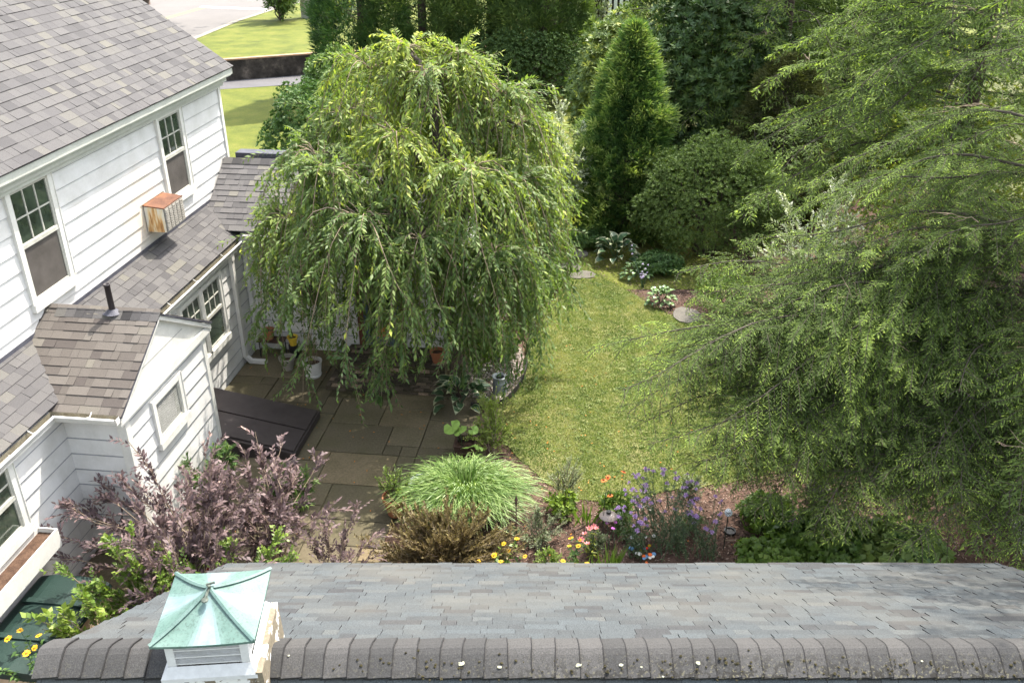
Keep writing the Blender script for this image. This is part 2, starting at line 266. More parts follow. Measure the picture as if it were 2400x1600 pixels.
# ------------------------------------------------------------------ mesh helpers
def link(o, parent=None, loc=(0, 0, 0)):
    COL.objects.link(o); o.parent = parent; o.location = loc; return o
def meta(o, label=None, cat=None, group=None, kind=None):
    if label: o['label'] = label
    if cat: o['category'] = cat
    if group: o['group'] = group
    if kind: o['kind'] = kind
    return o
def thing(name, label, cat, loc=(0, 0, 0), rz=0, group=None):
    o = bpy.data.objects.new(name, None); o.empty_display_size = .2; link(o, None, loc); o.rotation_euler = (0, 0, rz)
    return meta(o, label, cat, group)
class MB:
    def __init__(s): s.v = []; s.f = []; s.m = []; s.t = []
    def add(s, vs, fs, mi=0, tone=.5):
        b = len(s.v); s.v += [tuple(p) for p in vs]
        for f in fs: s.f.append([b + i for i in f]); s.m.append(mi); s.t.append(tone)
    def box(s, x0, x1, y0, y1, z0, z1, mi=0, tone=.5):
        s.add([(x0, y0, z0), (x1, y0, z0), (x1, y1, z0), (x0, y1, z0), (x0, y0, z1), (x1, y0, z1), (x1, y1, z1), (x0, y1, z1)],
              [(0, 3, 2, 1), (4, 5, 6, 7), (0, 1, 5, 4), (1, 2, 6, 5), (2, 3, 7, 6), (3, 0, 4, 7)], mi, tone)
    def obox(s, c, ax, ay, az, mi=0, tone=.5):
        """box from centre and three half-axis vectors"""
        c, ax, ay, az = map(Vector, (c, ax, ay, az))
        v = [c + i * ax + j * ay + k * az for k in (-1, 1) for (i, j) in ((-1, -1), (1, -1), (1, 1), (-1, 1))]
        s.add(v, [(0, 3, 2, 1), (4, 5, 6, 7), (0, 1, 5, 4), (1, 2, 6, 5), (2, 3, 7, 6), (3, 0, 4, 7)], mi, tone)
    def prism(s, poly, z0, z1, mi=0, tone=.5):
        n = len(poly); s.add([(x, y, z0) for x, y in poly] + [(x, y, z1) for x, y in poly],
                             [list(range(n))[::-1], list(range(n, 2 * n))] + [(i, (i + 1) % n, n + (i + 1) % n, n + i) for i in range(n)], mi, tone)
    def tube(s, pts, rad, seg=6, mi=0, tone=.5, cap=True):
        pts = [Vector(p) for p in pts]; n = len(pts); rads = rad if hasattr(rad, '__len__') else [rad] * n
        rings = []; up = Vector((0, 0, 1))
        for i, p in enumerate(pts):
            d = (pts[min(i + 1, n - 1)] - pts[max(i - 1, 0)]); d = d.normalized() if d.length > 1e-9 else up
            a = d.cross(up if abs(d.z) < .95 else Vector((1, 0, 0))).normalized(); b = d.cross(a)
            rings.append([p + (a * math.cos(2 * math.pi * k / seg) + b * math.sin(2 * math.pi * k / seg)) * rads[i] for k in range(seg)])
        v = [q for r in rings for q in r]; f = []
        for i in range(n - 1):
            for k in range(seg): f.append((i * seg + k, i * seg + (k + 1) % seg, (i + 1) * seg + (k + 1) % seg, (i + 1) * seg + k))
        if cap: f.append(list(range(seg))); f.append([(n - 1) * seg + k for k in range(seg)][::-1])
        s.add(v, f, mi, tone)
    def lathe(s, prof, c=(0, 0, 0), seg=20, mi=0, tone=.5, sx=1, sy=1):
        v = [(c[0] + r * math.cos(2 * math.pi * k / seg) * sx, c[1] + r * math.sin(2 * math.pi * k / seg) * sy, c[2] + z) for r, z in prof for k in range(seg)]
        f = [(i * seg + k, i * seg + (k + 1) % seg, (i + 1) * seg + (k + 1) % seg, (i + 1) * seg + k) for i in range(len(prof) - 1) for k in range(seg)]
        s.add(v, f, mi, tone)
    def blob(s, c, r, mi=0, tone=.5, jit=.15, flat=1):
        ns, nr = 8, 5; v = []
        for i in range(nr + 1):
            th = math.pi * i / nr
            for k in range(ns):
                rr = 1 + random.uniform(-jit, jit)
                v.append((c[0] + r * rr * math.sin(th) * math.cos(2 * math.pi * k / ns), c[1] + r * rr * math.sin(th) * math.sin(2 * math.pi * k / ns), c[2] + r * rr * math.cos(th) * flat))
        f = [(i * ns + k, i * ns + (k + 1) % ns, (i + 1) * ns + (k + 1) % ns, (i + 1) * ns + k) for i in range(nr) for k in range(ns)]
        s.add(v, f, mi, tone)
    def mesh(s, name, mats, smooth=False, off=(0, 0, 0)):
        me = bpy.data.meshes.new(name)
        me.from_pydata([(x - off[0], y - off[1], z - off[2]) for x, y, z in s.v], [], s.f)
        for m in (mats if isinstance(mats, (list, tuple)) else [mats]): me.materials.append(M[m] if isinstance(m, str) else m)
        me.polygons.foreach_set('material_index', s.m)
        a = me.attributes.new('tone', 'FLOAT', 'FACE'); a.data.foreach_set('value', s.t)
        if smooth: me.polygons.foreach_set('use_smooth', [True] * len(s.f))
        me.update(); return me
    def build(s, name, mats, parent=None, loc=(0, 0, 0), smooth=False, off=(0, 0, 0)):
        return link(bpy.data.objects.new(name, s.mesh(name, mats, smooth, off)), parent, loc)
def nrm(a): return a / np.maximum(np.linalg.norm(a, axis=-1, keepdims=True), 1e-9)
def leafobj(name, P, D, N, L, W, tone, mat, parent=None, loc=(0, 0, 0), fold=.12, droop=.0, wpos=.42, tri=False):
    """many pointed leaves as one mesh: base point, direction, normal, length, width and tone per leaf; tri = one spear-shaped triangle each"""
    n = len(P); D = nrm(D); Sd = nrm(np.cross(D, N)); N = np.cross(Sd, D); c = 3 if tri else 4
    L = np.broadcast_to(L, (n,))[:, None]; W = np.broadcast_to(W, (n,))[:, None]
    V = np.empty((n, c, 3)); tip = P + D * L; tip[:, 2] -= (L * droop)[:, 0]
    if tri: V[:, 0] = P + D * L * .12 + Sd * W * .5; V[:, 1] = tip; V[:, 2] = P + D * L * .22 - Sd * W * .5
    else:
        V[:, 0] = P; V[:, 1] = P + D * L * wpos + Sd * W * .5 + N * W * fold; V[:, 3] = P + D * L * wpos - Sd * W * .5 + N * W * fold; V[:, 2] = tip
    me = bpy.data.meshes.new(name); me.vertices.add(c * n); me.vertices.foreach_set('co', V.astype(np.float32).ravel())
    me.loops.add(c * n); me.loops.foreach_set('vertex_index', np.arange(c * n, dtype=np.int32))
    me.polygons.add(n); me.polygons.foreach_set('loop_start', np.arange(0, c * n, c, dtype=np.int32))
    me.materials.append(M[mat] if isinstance(mat, str) else mat)
    a = me.attributes.new('tone', 'FLOAT', 'FACE'); a.data.foreach_set('value', np.clip(np.broadcast_to(tone, (n,)), 0, 1).astype(np.float32))
    me.update(calc_edges=True)
    return link(bpy.data.objects.new(name, me), parent, loc)
def rand_dir(n, zmin=-1, zmax=1):
    z = rng.uniform(zmin, zmax, n); a = rng.uniform(0, 2 * np.pi, n); r = np.sqrt(1 - z * z)
    return np.stack([r * np.cos(a), r * np.sin(a), z], 1)
def sno(P, k, ph=0):
    """smooth pseudo noise -1..1"""
    x, y = P[..., 0] * k, P[..., 1] * k; z = P[..., 2] * k if P.shape[-1] > 2 else 0
    return (np.sin(x * 1.7 + ph + 1.3 * np.sin(y * 1.1 + z)) + np.sin(y * 2.1 - ph + 1.7 * np.sin(x * .9 - z * 1.3)) + np.sin(z * 2.3 + x * .7 + ph * 2)) / 3
def inpoly(P, poly):
    x, y = P[:, 0], P[:, 1]; c = np.zeros(len(P), bool); n = len(poly)
    for i in range(n):
        x1, y1 = poly[i]; x2, y2 = poly[(i + 1) % n]
        c ^= ((y1 > y) != (y2 > y)) & (x < (x2 - x1) * (y - y1) / ((y2 - y1) or 1e-9) + x1)
    return c
CP, SP = math.cos(R(27.324)), math.sin(R(27.324))
# ------------------------------------------------------------------ setting: ground, lawns, road
b = MB(); b.add([(-300, -60, -.03), (300, -60, -.03), (300, 47.5, -.03), (-300, 47.5, -.03)], [(0, 1, 2, 3)])
meta(b.build('ground', 'ground'), kind='structure')
wl = [(-60, 36.5), (-14.2, 45.2), (-10.2, 47.0), (-6, 48.3), (60, 56)]   # foot of the retaining wall
b = MB(); n = len(wl); b.add([(x, y + .1, 1.0) for x, y in wl] + [(320, 56, 1.0), (320, 600, 1.0), (-320, 600, 1.0), (-320, 36, 1.0)], [list(range(n + 4))])
meta(b.build('upper_lawn', 'lawn_far'), kind='structure')
b = MB(); b.add([(-60, 20, -.004), (6, 20, -.004), (6, 44.6, -.004), (-12.3, 44.0, -.004), (-14.5, 43.2, -.004), (-60, 34, -.004)], [(0, 1, 2, 3, 4, 5)])
meta(b.build('side_lawn', 'lawn_far'), kind='structure')
b = MB(); b.add([(-60, 34.2, .004), (-14.5, 43.0, .004), (-11.1, 44.2, .004), (-6, 45.6, .004), (-6, 48.2, .004), (-10.2, 46.95, .004), (-14.2, 45.15, .004), (-60, 36.4, .004)], [(0, 1, 6, 7), (1, 2, 5, 6), (2, 3, 4, 5)])
meta(b.build('driveway', 'drive'), kind='structure')
b = MB(); b.add([(-19, 44, 1.006), (-17.5, 51.5, 1.006), (-17.0, 58.6, 1.006), (-16.1, 64, 1.006), (-14.6, 70, 1.006), (-9, 77, 1.006), (60, 90, 1.006), (60, 110, 1.006), (-120, 110, 1.006), (-120, 20, 1.006), (-40, 39.5, 1.006)], [list(range(11))])
meta(b.build('road', 'asphalt'), kind='structure')
b = MB(); b.add([(-21.5, 65.9, 1.012), (-16.6, 64.6, 1.012), (-16.6, 63.9, 1.012), (-21.5, 65.2, 1.012)], [(3, 2, 1, 0)]); meta(b.build('stop_line', 'white_line'), kind='structure')
b = MB()
for dx in (0, .3): b.add([(-23.6 + dx, 50, 1.012), (-23.48 + dx, 50, 1.012), (-21.28 + dx, 65.2, 1.012), (-21.4 + dx, 65.2, 1.012)], [(0, 1, 2, 3)])
meta(b.build('centre_line', 'yellow'), kind='structure')
kb = [(-19, 44), (-17.5, 51.5), (-17.0, 58.6), (-16.1, 64), (-14.6, 70), (-9, 77)]
b = MB()
for (x0, y0), (x1, y1) in zip(kb[:-1], kb[1:]): b.add([(x0 - .35, y0, 1.014), (x1 - .35, y1, 1.014), (x1 + .05, y1, 1.02), (x0 + .05, y0, 1.02)], [(3, 2, 1, 0)])
meta(b.build('kerb_strip', 'kerb'), kind='structure')
b = MB()
for (x0, y0), (x1, y1) in zip(wl[:-1], wl[1:]):
    d = Vector((x1 - x0, y1 - y0, 0)); nn = Vector((-d.y, d.x, 0)).normalized() * .3
    b.add([(x0, y0, -.1), (x1, y1, -.1), (x1, y1, .96), (x0, y0, .96), (x0 + nn.x, y0 + nn.y, .96), (x1 + nn.x, y1 + nn.y, .96)], [(0, 1, 2, 3)])
rw = thing('retaining_wall', 'long black-stained concrete retaining wall between the driveway and the upper lawn', 'wall', (-12, 46, 0))
b.build('face', 'retain', rw, off=(-12, 46, 0))
b = MB()
for (x0, y0), (x1, y1) in zip(wl[:-1], wl[1:]):
    b.add([(x0, y0 - .04, .96), (x1, y1 - .04, .96), (x1, y1 - .04, 1.03), (x0, y0 - .04, 1.03), (x0, y0 + .34, 1.03), (x1, y1 + .34, 1.03)], [(0, 1, 2, 3), (3, 2, 5, 4)])
b.build('coping', 'cap', rw, off=(-12, 46, 0))

LAWN = [(-.28, 14.42), (0.0, 15.05), (.28, 16.08), (.42, 17.64), (.9, 19.08), (1.26, 20.4), (1.2, 22.3), (1.7, 22.5), (2.15, 20.9), (2.88, 19.75), (3.54, 18.62), (4.3, 17.85), (5.6, 16.3), (6.2, 14.6), (5.2, 13.0), (3.9, 12.2), (2.51, 11.9), (1.63, 11.5), (.9, 11.8), (.43, 12.3), (-.15, 13.27)]
_l = []
for (x0, y0), (x1, y1) in zip(LAWN, LAWN[1:] + LAWN[:1]):
    m_ = max(1, int(math.hypot(x1 - x0, y1 - y0) / .12))
    for q in range(m_): _l.append((x0 + (x1 - x0) * q / m_ + random.gauss(0, .028), y0 + (y1 - y0) * q / m_ + random.gauss(0, .028)))
LAWN = _l
b = MB(); b.add([(-10, 6.0, -.012), (14, 6.0, -.012), (14, 32, -.012), (-4.0, 32, -.012), (-4, 19.5, -.012), (-10, 19.5, -.012)], [list(range(6))])
meta(b.build('garden_bed', 'mulch'), kind='structure')
b = MB(); b.add([(x, y, .004) for x, y in LAWN], [list(range(len(LAWN)))]); meta(b.build('lawn', 'lawn'), kind='structure')
# grass blades
P = np.stack([rng.uniform(-.4, 6.3, 420000), rng.uniform(11.3, 22.6, 420000)], 1)
P = P[inpoly(P + rng.normal(0, .09, P.shape), LAWN)][:130000]; n = len(P)
P3 = np.concatenate([P, np.full((n, 1), .004)], 1); D = nrm(np.stack([rng.normal(0, .8, n), rng.normal(0, .8, n), np.ones(n)], 1))
tn = .47 + .26 * sno(P3, 1.3) + .2 * sno(P3, 4.1, 2) + .14 * np.sign(sno(P3, 9, 4)) + rng.normal(0, .17, n)
grass = leafobj('grass', P3, D, rand_dir(n), rng.uniform(.025, .06, n), rng.uniform(.01, .019, n), tn, 'L_lawn', tri=True)
meta(grass, 'sunlit yellow green grass of the curved garden lawn', 'grass', kind='stuff')
# clover and broad-leaved weeds in the turf
P = np.stack([rng.uniform(0, 5, 900), rng.uniform(11.4, 21.5, 900)], 1); P = P[inpoly(P, LAWN)]; P = P[sno(np.concatenate([P, P[:, :1] * 0], 1), 1.7, 3) > -.1]; n = len(P); m = 9
Pc = np.repeat(P, m, 0) + rng.normal(0, .035, (n * m, 2)); Pc = np.concatenate([Pc, rng.uniform(.02, .045, (n * m, 1))], 1); D = rng.normal(0, 1, (n * m, 3)); D[:, 2] *= .15
meta(leafobj('clover', Pc, D, np.array([[0, 0, 1.]]) + rng.normal(0, .25, (n * m, 3)), .032, .024, np.repeat(rng.uniform(.1, .8, n), m) + rng.normal(0, .1, n * m), 'L_lawn'), 'small clover and weed leaves scattered through the garden lawn', 'clover', kind='stuff')
# mulch chips
P = np.stack([rng.uniform(-1.2, 8, 90000), rng.uniform(9.6, 24, 90000)], 1)
keep = ~inpoly(P, LAWN) & ((P[:, 1] < 12.8) | (P[:, 0] > 1.5)); P = P[keep][:34000]; n = len(P)
P3 = np.concatenate([P, np.full((n, 1), -.008)], 1)
D = nrm(np.stack([rng.normal(0, 1, n), rng.normal(0, 1, n), np.abs(rng.normal(0, .35, n))], 1))
meta(leafobj('mulch_chips', P3, D, np.array([[0, 0, 1.]]) + rng.normal(0, .3, (n, 3)), rng.uniform(.025, .07, n), rng.uniform(.012, .028, n), rng.uniform(0, 1, n) ** 1.3, 'mulch_chip'),
     'reddish brown bark mulch scattered over the flower beds', 'mulch', kind='stuff')

# ------------------------------------------------------------------ house (house coordinates t, s, z; t towards the garden, s away from the camera)
A = math.atan2(.13333, 1 / CP)
E1 = Vector((math.sin(A), math.cos(A), 0)); E2 = Vector((math.cos(A), -math.sin(A), 0))
def Wp(t, s, z=0): return E2 * t + E1 * s + Vector((0, 0, z))
HO = (-8.15, 12.0, 0.0)
house = thing('house', 'white clapboard house with grey shingled roofs, gabled bump-out and low rear wing', 'house', Wp(*HO), -A)
def hb(b, name, mats, parent=None, smooth=False): 
    o = b.build(name, mats, parent or house, (0, 0, 0), smooth, HO); return o
# a wall frame: origin (t, s), along vector, outward normal, all in house coordinates
class WF:
    def __init__(s, o, al, no): s.o = Vector((o[0], o[1], 0)); s.al = Vector((al[0], al[1], 0)); s.n = Vector((no[0], no[1], 0))
    def p(s, a, z, n): return s.o + s.al * a + s.n * n + Vector((0, 0, z))
    def box(s, b, a0, a1, z0, z1, n0, n1, mi=0, tone=.5):
        v = [s.p(a, z, n) for n in (n0, n1) for (a, z) in ((a0, z0), (a1, z0), (a1, z1), (a0, z1))]
        b.add(v, [(0, 3, 2, 1), (4, 5, 6, 7), (0, 1, 5, 4), (1, 2, 6, 5), (2, 3, 7, 6), (3, 0, 4, 7)], mi, tone)
EXPO = .262
def siding(fr, a0, a1, z0, z1, openings=(), zstart=None, n0=.0, shade_h=.034):
    wl_ = MB(); fr.box(wl_, a0, a1, z0, z1, -.14, n0 + .001); wall = hb(wl_, 'wall', 'siding')
    z = z0 if zstart is None else zstart
    while z < z1 - .01:
        za, zb = max(z, z0), min(z + EXPO, z1)
        segs = [(a0, a1, za, zb)]
        for (oa0, oa1, oz0, oz1) in openings:
            out = []
            for (p, q, u, v) in segs:
                if oz1 <= u or oz0 >= v or oa1 <= p or oa0 >= q: out.append((p, q, u, v)); continue
                if oa0 > p: out.append((p, oa0, u, v))
                if oa1 < q: out.append((oa1, q, u, v))
                if oz1 < v: out.append((max(p, oa0), min(q, oa1), oz1, v))
                if oz0 > u: out.append((max(p, oa0), min(q, oa1), u, oz0))
            segs = out
        cut = []
        for (p, q, u, v) in segs:
            while q - p > 3.3: c_ = p + random.uniform(1.7, 3.1); cut.append((p, c_ - .003, u, v)); p = c_
            cut.append((p, q, u, v))
        segs = cut
        for (p, q, u, v) in segs:
            if q - p < .02 or v - u < .01: continue
            nf = lambda zz: n0 + .024 - .021 * (zz - z) / EXPO
            b = MB(); vs_ = [fr.p(p, u, nf(u)), fr.p(q, u, nf(u)), fr.p(q, v, nf(v)), fr.p(p, v, nf(v)), fr.p(p, u, n0 + .001), fr.p(q, u, n0 + .001)]
            b.add(vs_, [(0, 1, 2, 3), (4, 5, 1, 0), (0, 3, 4), (1, 5, 2)])
            if abs(v - (z + EXPO)) < .002: b.add([fr.p(p, v - shade_h, nf(v - shade_h) + .0012), fr.p(q, v - shade_h, nf(v - shade_h) + .0012), fr.p(q, v, nf(v) + .0012), fr.p(p, v, nf(v) + .0012)], [(0, 1, 2, 3)], 1)  # dark strip painted as the shadow of the next board's lip
            o = hb(b, 'siding_board', ['siding', 'lip_shadow'], wall)
        z += EXPO
    return wall
def window(fr, a0, a1, z0, z1, cas=.1, grid=(3, 2), lower='screen', sill=True, lower_grid=False, style='dh'):
    b = MB(); N = .05
    fr.box(b, a0 - cas, a0, z0, z1 + cas, 0, N); fr.box(b, a1, a1 + cas, z0, z1 + cas, 0, N); fr.box(b, a0, a1, z1, z1 + cas, 0, N - .003)
    win = hb(b, 'window', 'trim')
    for x0, x1 in ((a0 - cas - .012, a0 - cas), (a1 + cas, a1 + cas + .012)): b = MB(); fr.box(b, x0, x1, z0, z1 + cas + .01, 0, N + .012); hb(b, 'casing_bead', 'trim', win)
    if sill:
        b = MB(); fr.box(b, a0 - cas - .02, a1 + cas + .02, z0 - .12, z0 - .003, 0, N + .035); fr.box(b, a0, a1, z0 - .003, z0 + .02, .0, N + .01); hb(b, 'sill', 'trim', win)
    zm = (z0 + z1) / 2 + .02 if style == 'dh' else z0
    b = MB(); st = .035; g0, g1 = .012, .03
    for (u, v) in (((zm, z1), (z0 + .02, zm)) if style == 'dh' else ((z0 + .02, z1),)):
        fr.box(b, a0, a0 + st, u, v, g0, g1); fr.box(b, a1 - st, a1, u, v, g0, g1)
        fr.box(b, a0 + st, a1 - st, v - st, v, g0, g1); fr.box(b, a0 + st, a1 - st, u, u + st, g0, g1)
    if style == 'dh': fr.box(b, a0, a1, zm - .03, zm + .03, g0, g1 + .012)
    hb(b, 'sash', 'sash', win)
    def lights(u, v, nx, ny):
        if nx * ny == 0: return
        aw = (a1 - a0 - 2 * st) / nx; zh = (v - u - 2 * st) / ny
        for i in range(nx):
            for j in range(ny):
                b = MB(); fr.box(b, a0 + st + i * aw + .002, a0 + st + (i + 1) * aw - .002, u + st + j * zh + .002, u + st + (j + 1) * zh - .002, .006, .012); hb(b, 'pane', 'glass', win)
        b = MB()
        for i in range(1, nx): fr.box(b, a0 + st + i * aw - .011, a0 + st + i * aw + .011, u + st, v - st, .011, .026)
        for j in range(1, ny): fr.box(b, a0 + st, a1 - st, u + st + j * zh - .01, u + st + j * zh + .01, .011, .024)
        if nx * ny > 1: hb(b, 'muntin', 'sash', win)
    if style == 'dh':
        lights(zm, z1, *grid)
        if lower == 'screen':
            b = MB(); fr.box(b, a0 + st, a1 - st, z0 + .02 + st, zm - .03, .008, .016); hb(b, 'insect_screen', 'screen', win)
        else: lights(z0 + .02, zm, *((3, 2) if lower_grid else (1, 1)))
    else:
        b = MB(); k = 0; zz = z0 + .06
        fr.box(b, a0 + st, a1 - st, z0 + .05, z1 - st, .004, .008, 1)
        while zz < z1 - .05: fr.box(b, a0 + st, a1 - st, zz, zz + .008, .008, .018); zz += .024
        hb(b, 'blind', ['blind', 'dark'], win)
        b = MB(); fr.box(b, a1 - .16, a1 - st, z0 + .05, z1 - st, .012, .014); hb(b, 'pane', 'glass', win)
    return win
# upper storey wall facing the garden
TW = -8.15; SC = 17.76
up = WF((TW, 0), (0, 1), (1, 0))
w1 = (10.76, 11.64, 3.52, 5.12); w2 = (15.07, 15.88, 3.62, 5.09); C1 = .1
siding(up, 5.0, SC, 2.95, 5.30, [(w1[0] - C1 - .01, w1[1] + C1 + .01, w1[2] - .13, w1[3] + C1), (w2[0] - C1 - .01, w2[1] + C1 + .01, w2[2] - .13, w2[3] + C1), (13.97, 14.86, 3.3, 3.86)], zstart=3.0, shade_h=.016)
window(up, *w1); window(up, *w2)
w3 = (7.2, 8.1, 3.52, 5.12)
b = MB(); b.box(TW - .1, TW + .045, SC + .001, SC + .012, 2.95, 5.3); b.box(TW + .0, TW + .045, SC - .08, SC + .001, 2.95, 5.3); hb(b, 'corner_board', 'trim')
b = MB(); b.box(-16.2, TW - .141, 5.0, 5.1, 0, 5.3); b.box(-16.2, TW - .141, SC - .14, SC, 0, 5.3); b.box(-16.2, -16.06, 5.1, SC - .14, 0, 5.3)
b.add([(TW - .2, SC - .05, 5.3), (-16.1, SC - .05, 5.3), (-12.2, SC - .05, 8.1)], [(0, 1, 2)]); hb(b, 'rear_walls', 'siding')
# main roof
SH = []     # every shingle of the house: frame matrix (house coords), width, exposure, thickness, tone, material
class RF:   # roof frame: origin at the left end of the eave seen from outside, u along the eave, v up the slope
    def __init__(s, o, u, v): s.o = Vector(o); s.u = Vector(u).normalized(); s.v = Vector(v).normalized(); s.n = s.u.cross(s.v).normalized()
def shingle_field(fr, width, length, expo, mat, out, raisek=.5, ws=(.11, .15, .19, .24, .3), clip=None, tonef=None):
    j = 0; v = 0
    while v < length:
        u = -random.uniform(0, .2); prev = None
        while u < width:
            wi = random.randrange(len(ws)); wd = ws[wi]
            u0, u1 = max(u, 0), min(u + wd, width)
            if u1 - u0 > .03 and (clip is None or clip((u0 + u1) / 2, v)):
                t = random.choice((0, .12, .3, .38, .45, .5, .55, .62, .7, .78, 1.0)) * .8 + random.uniform(0, .2)
                out.append((fr, u0, u1 - u0, v, expo, .013 if random.random() < raisek else .006, min(1, t), mat))
            u += wd
        v += expo; j += 1
def shingle_verts(w_, e, th): return [(0, 0, -.004), (w_ - .003, 0, -.004), (w_ - .003, 0, th), (0, 0, th), (w_ - .003, e + .012, .0005), (0, e + .012, .0005)]
SHF = [(0, 1, 2, 3), (3, 2, 4, 5), (0, 3, 5), (1, 4, 2)]
def shmat(fr, u, v): 
    p = fr.o + fr.u * u + fr.v * v
    return Matrix(((fr.u.x, fr.v.x, fr.n.x, p.x), (fr.u.y, fr.v.y, fr.n.y, p.y), (fr.u.z, fr.v.z, fr.n.z, p.z), (0, 0, 0, 1)))
def view_px(P):
    x, y, z = P[0], P[1], P[2] - 8.9; d = y * CP - z * SP
    if d < .5: return None
    return 1200 + 2100 * x / d, 800 - 2100 * (y * SP + z * CP) / d, d
def place_shingles(lst, root, off, tf, parent_of, rest_parent, limit=300):
    cache = {}; sc = []
    for k, e in enumerate(lst):
        fr, u, wd, v, ex, th, tone, mat = e
        c = fr.o + fr.u * (u + wd / 2) + fr.v * (v + ex / 2); P = tf(c); q = view_px(P)
        view = Vector((0, 0, 8.9)) - P; nw = tf(c + fr.n) - P
        sc.append(0 if q is None or not (-10 < q[0] < 2410 and -10 < q[1] < 1610) or hidden(P) else wd * ex * max(0, nw.dot(view.normalized())) / q[2] ** 2)
    order = sorted(range(len(lst)), key=lambda k: -sc[k]); big = set(k for k in order[:limit] if sc[k] > 0)
    rest = {}
    for k, (fr, u, wd, v, ex, th, tone, mat) in enumerate(lst):
        if k in big:
            key = (round(wd, 2), th, int(tone * 6), ex, mat)
            if key not in cache:
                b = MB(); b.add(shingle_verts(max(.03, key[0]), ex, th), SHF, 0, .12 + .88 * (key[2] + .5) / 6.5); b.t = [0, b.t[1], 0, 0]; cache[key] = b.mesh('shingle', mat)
            o = bpy.data.objects.new('shingle', cache[key]); link(o, parent_of(fr))
            mt = shmat(fr, u, v); mt.translation -= Vector(off); o.matrix_local = mt
        else:
            b = rest.setdefault(mat, MB()); mt = shmat(fr, u, v)
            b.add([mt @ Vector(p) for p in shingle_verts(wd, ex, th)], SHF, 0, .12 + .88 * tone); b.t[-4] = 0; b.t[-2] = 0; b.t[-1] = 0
    full = MB(); mats = list(rest)
    for i, m_ in enumerate(mats): r = rest[m_]; base = len(full.v); full.v += r.v; full.f += [[base + q for q in f] for f in r.f]; full.m += [i] * len(r.f); full.t += r.t
    o = full.build('shingles', mats, rest_parent, (0, 0, 0), False, off); o['kind'] = 'stuff'
def hidden(P): return False
def deck(fr, width, length, name, th=.02, mats='flash'):
    b = MB(); o, u, v, n_ = fr.o, fr.u, fr.v, fr.n
    c = [o, o + u * width, o + u * width + v * length, o + v * length]
    b.add([p - n_ * .004 for p in c] + [p - n_ * (.004 + th) for p in c], [(0, 1, 2, 3), (7, 6, 5, 4), (0, 4, 5, 1), (1, 5, 6, 2), (2, 6, 7, 3), (3, 7, 4, 0)])
    return hb(b, name, mats)
slope = math.atan(.725); main = RF((-7.84, 17.97, 5.50), (0, -1, 0), (-math.cos(slope), 0, math.sin(slope)))
# orient frames so u x v points outward
def fixn(fr, width):
    if fr.n.z < 0: fr.o = fr.o + fr.u * width; fr.u = -fr.u; fr.n = fr.u.cross(fr.v).normalized()
    return fr
def roof(fr, width, length, expo, mat, **k):
    fixn(fr, width); d = deck(fr, width, length, 'roof'); fr.parent = d; shingle_field(fr, width, length, expo, mat, SH, **k); return d
roof(main, 12.9, 5.2, .165, 'shingle_house')
b = MB(); cs, sn_ = math.cos(slope), math.sin(slope)
# far slope of the main roof, rake boards, fascia and frieze
b.add([(-12.1, 5.05, 8.59), (-12.1, 17.97, 8.59), (-16.4, 17.97, 5.47), (-16.4, 5.05, 5.47)], [(0, 3, 2, 1)]); hb(b, 'rear_roof_slope', 'shingle_house')
b = MB(); b.box(-7.9, -7.87, 5.0, 17.95, 5.36, 5.478); b.box(-8.0, -7.9, 5.0, 17.94, 5.33, 5.36); hb(b, 'fascia', 'fascia')
b = MB(); b.box(-8.12, -8.0, 5.0, 17.9, 5.22, 5.329); b.box(-8.12, -8.06, 5.0, 17.85, 5.14, 5.22); hb(b, 'frieze', 'fascia')
b = MB(); b.add([(-7.86, 17.94, 5.36), (-7.86, 17.94, 5.47), (-12.1, 17.94, 8.54), (-12.1, 17.94, 8.4)], [(0, 1, 2, 3), (3, 2, 1, 0)]); hb(b, 'rake_board', 'fascia')
# lower storey
low = WF((-7.4, 0), (0, 1), (1, 0)); lw = [(13.28, 14.0, .98, 2.2), (14.08, 14.86, .98, 2.2)]
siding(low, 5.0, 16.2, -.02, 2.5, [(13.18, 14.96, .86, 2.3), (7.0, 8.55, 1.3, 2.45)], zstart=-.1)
window(low, 13.3, 14.02, 1.0, 2.22, .08, lower='panes', lower_grid=True); window(low, 14.14, 14.86, 1.0, 2.22, .08, lower='panes')
window(low, 7.1, 8.42, 1.42, 2.36, .1, lower='panes')
b = MB(); b.box(-7.4, -7.28, 5, 16.0, 2.42, 2.44); hb(b, 'soffit', 'trim')
# wing across the end of the patio
wf = WF((0, 16.2), (1, 0), (0, -1))
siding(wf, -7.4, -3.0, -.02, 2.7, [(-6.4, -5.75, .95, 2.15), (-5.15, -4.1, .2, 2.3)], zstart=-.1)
window(wf, -6.3, -5.85, 1.05, 2.05, .08, lower='panes')
b = MB(); b.box(-3.14, -3.0, 16.2, 18.9, 0, 2.7); b.add([(-3.05, 16.2, 2.7), (-3.05, 18.9, 2.7), (-3.05, 17.5, 3.7)], [(0, 1, 2)]); b.box(-7.3, -3.14, 18.8, 18.9, 0, 2.7); hb(b, 'wing_end_wall', 'siding')
b = MB(); b.box(-3.09, -2.97, 16.11, 16.2, 0, 2.7); hb(b, 'corner_board', 'trim')
b = MB(); b.box(-7.37, -7.28, 16.06, 16.17, 0, 2.6); hb(b, 'inside_corner_board', 'trim')
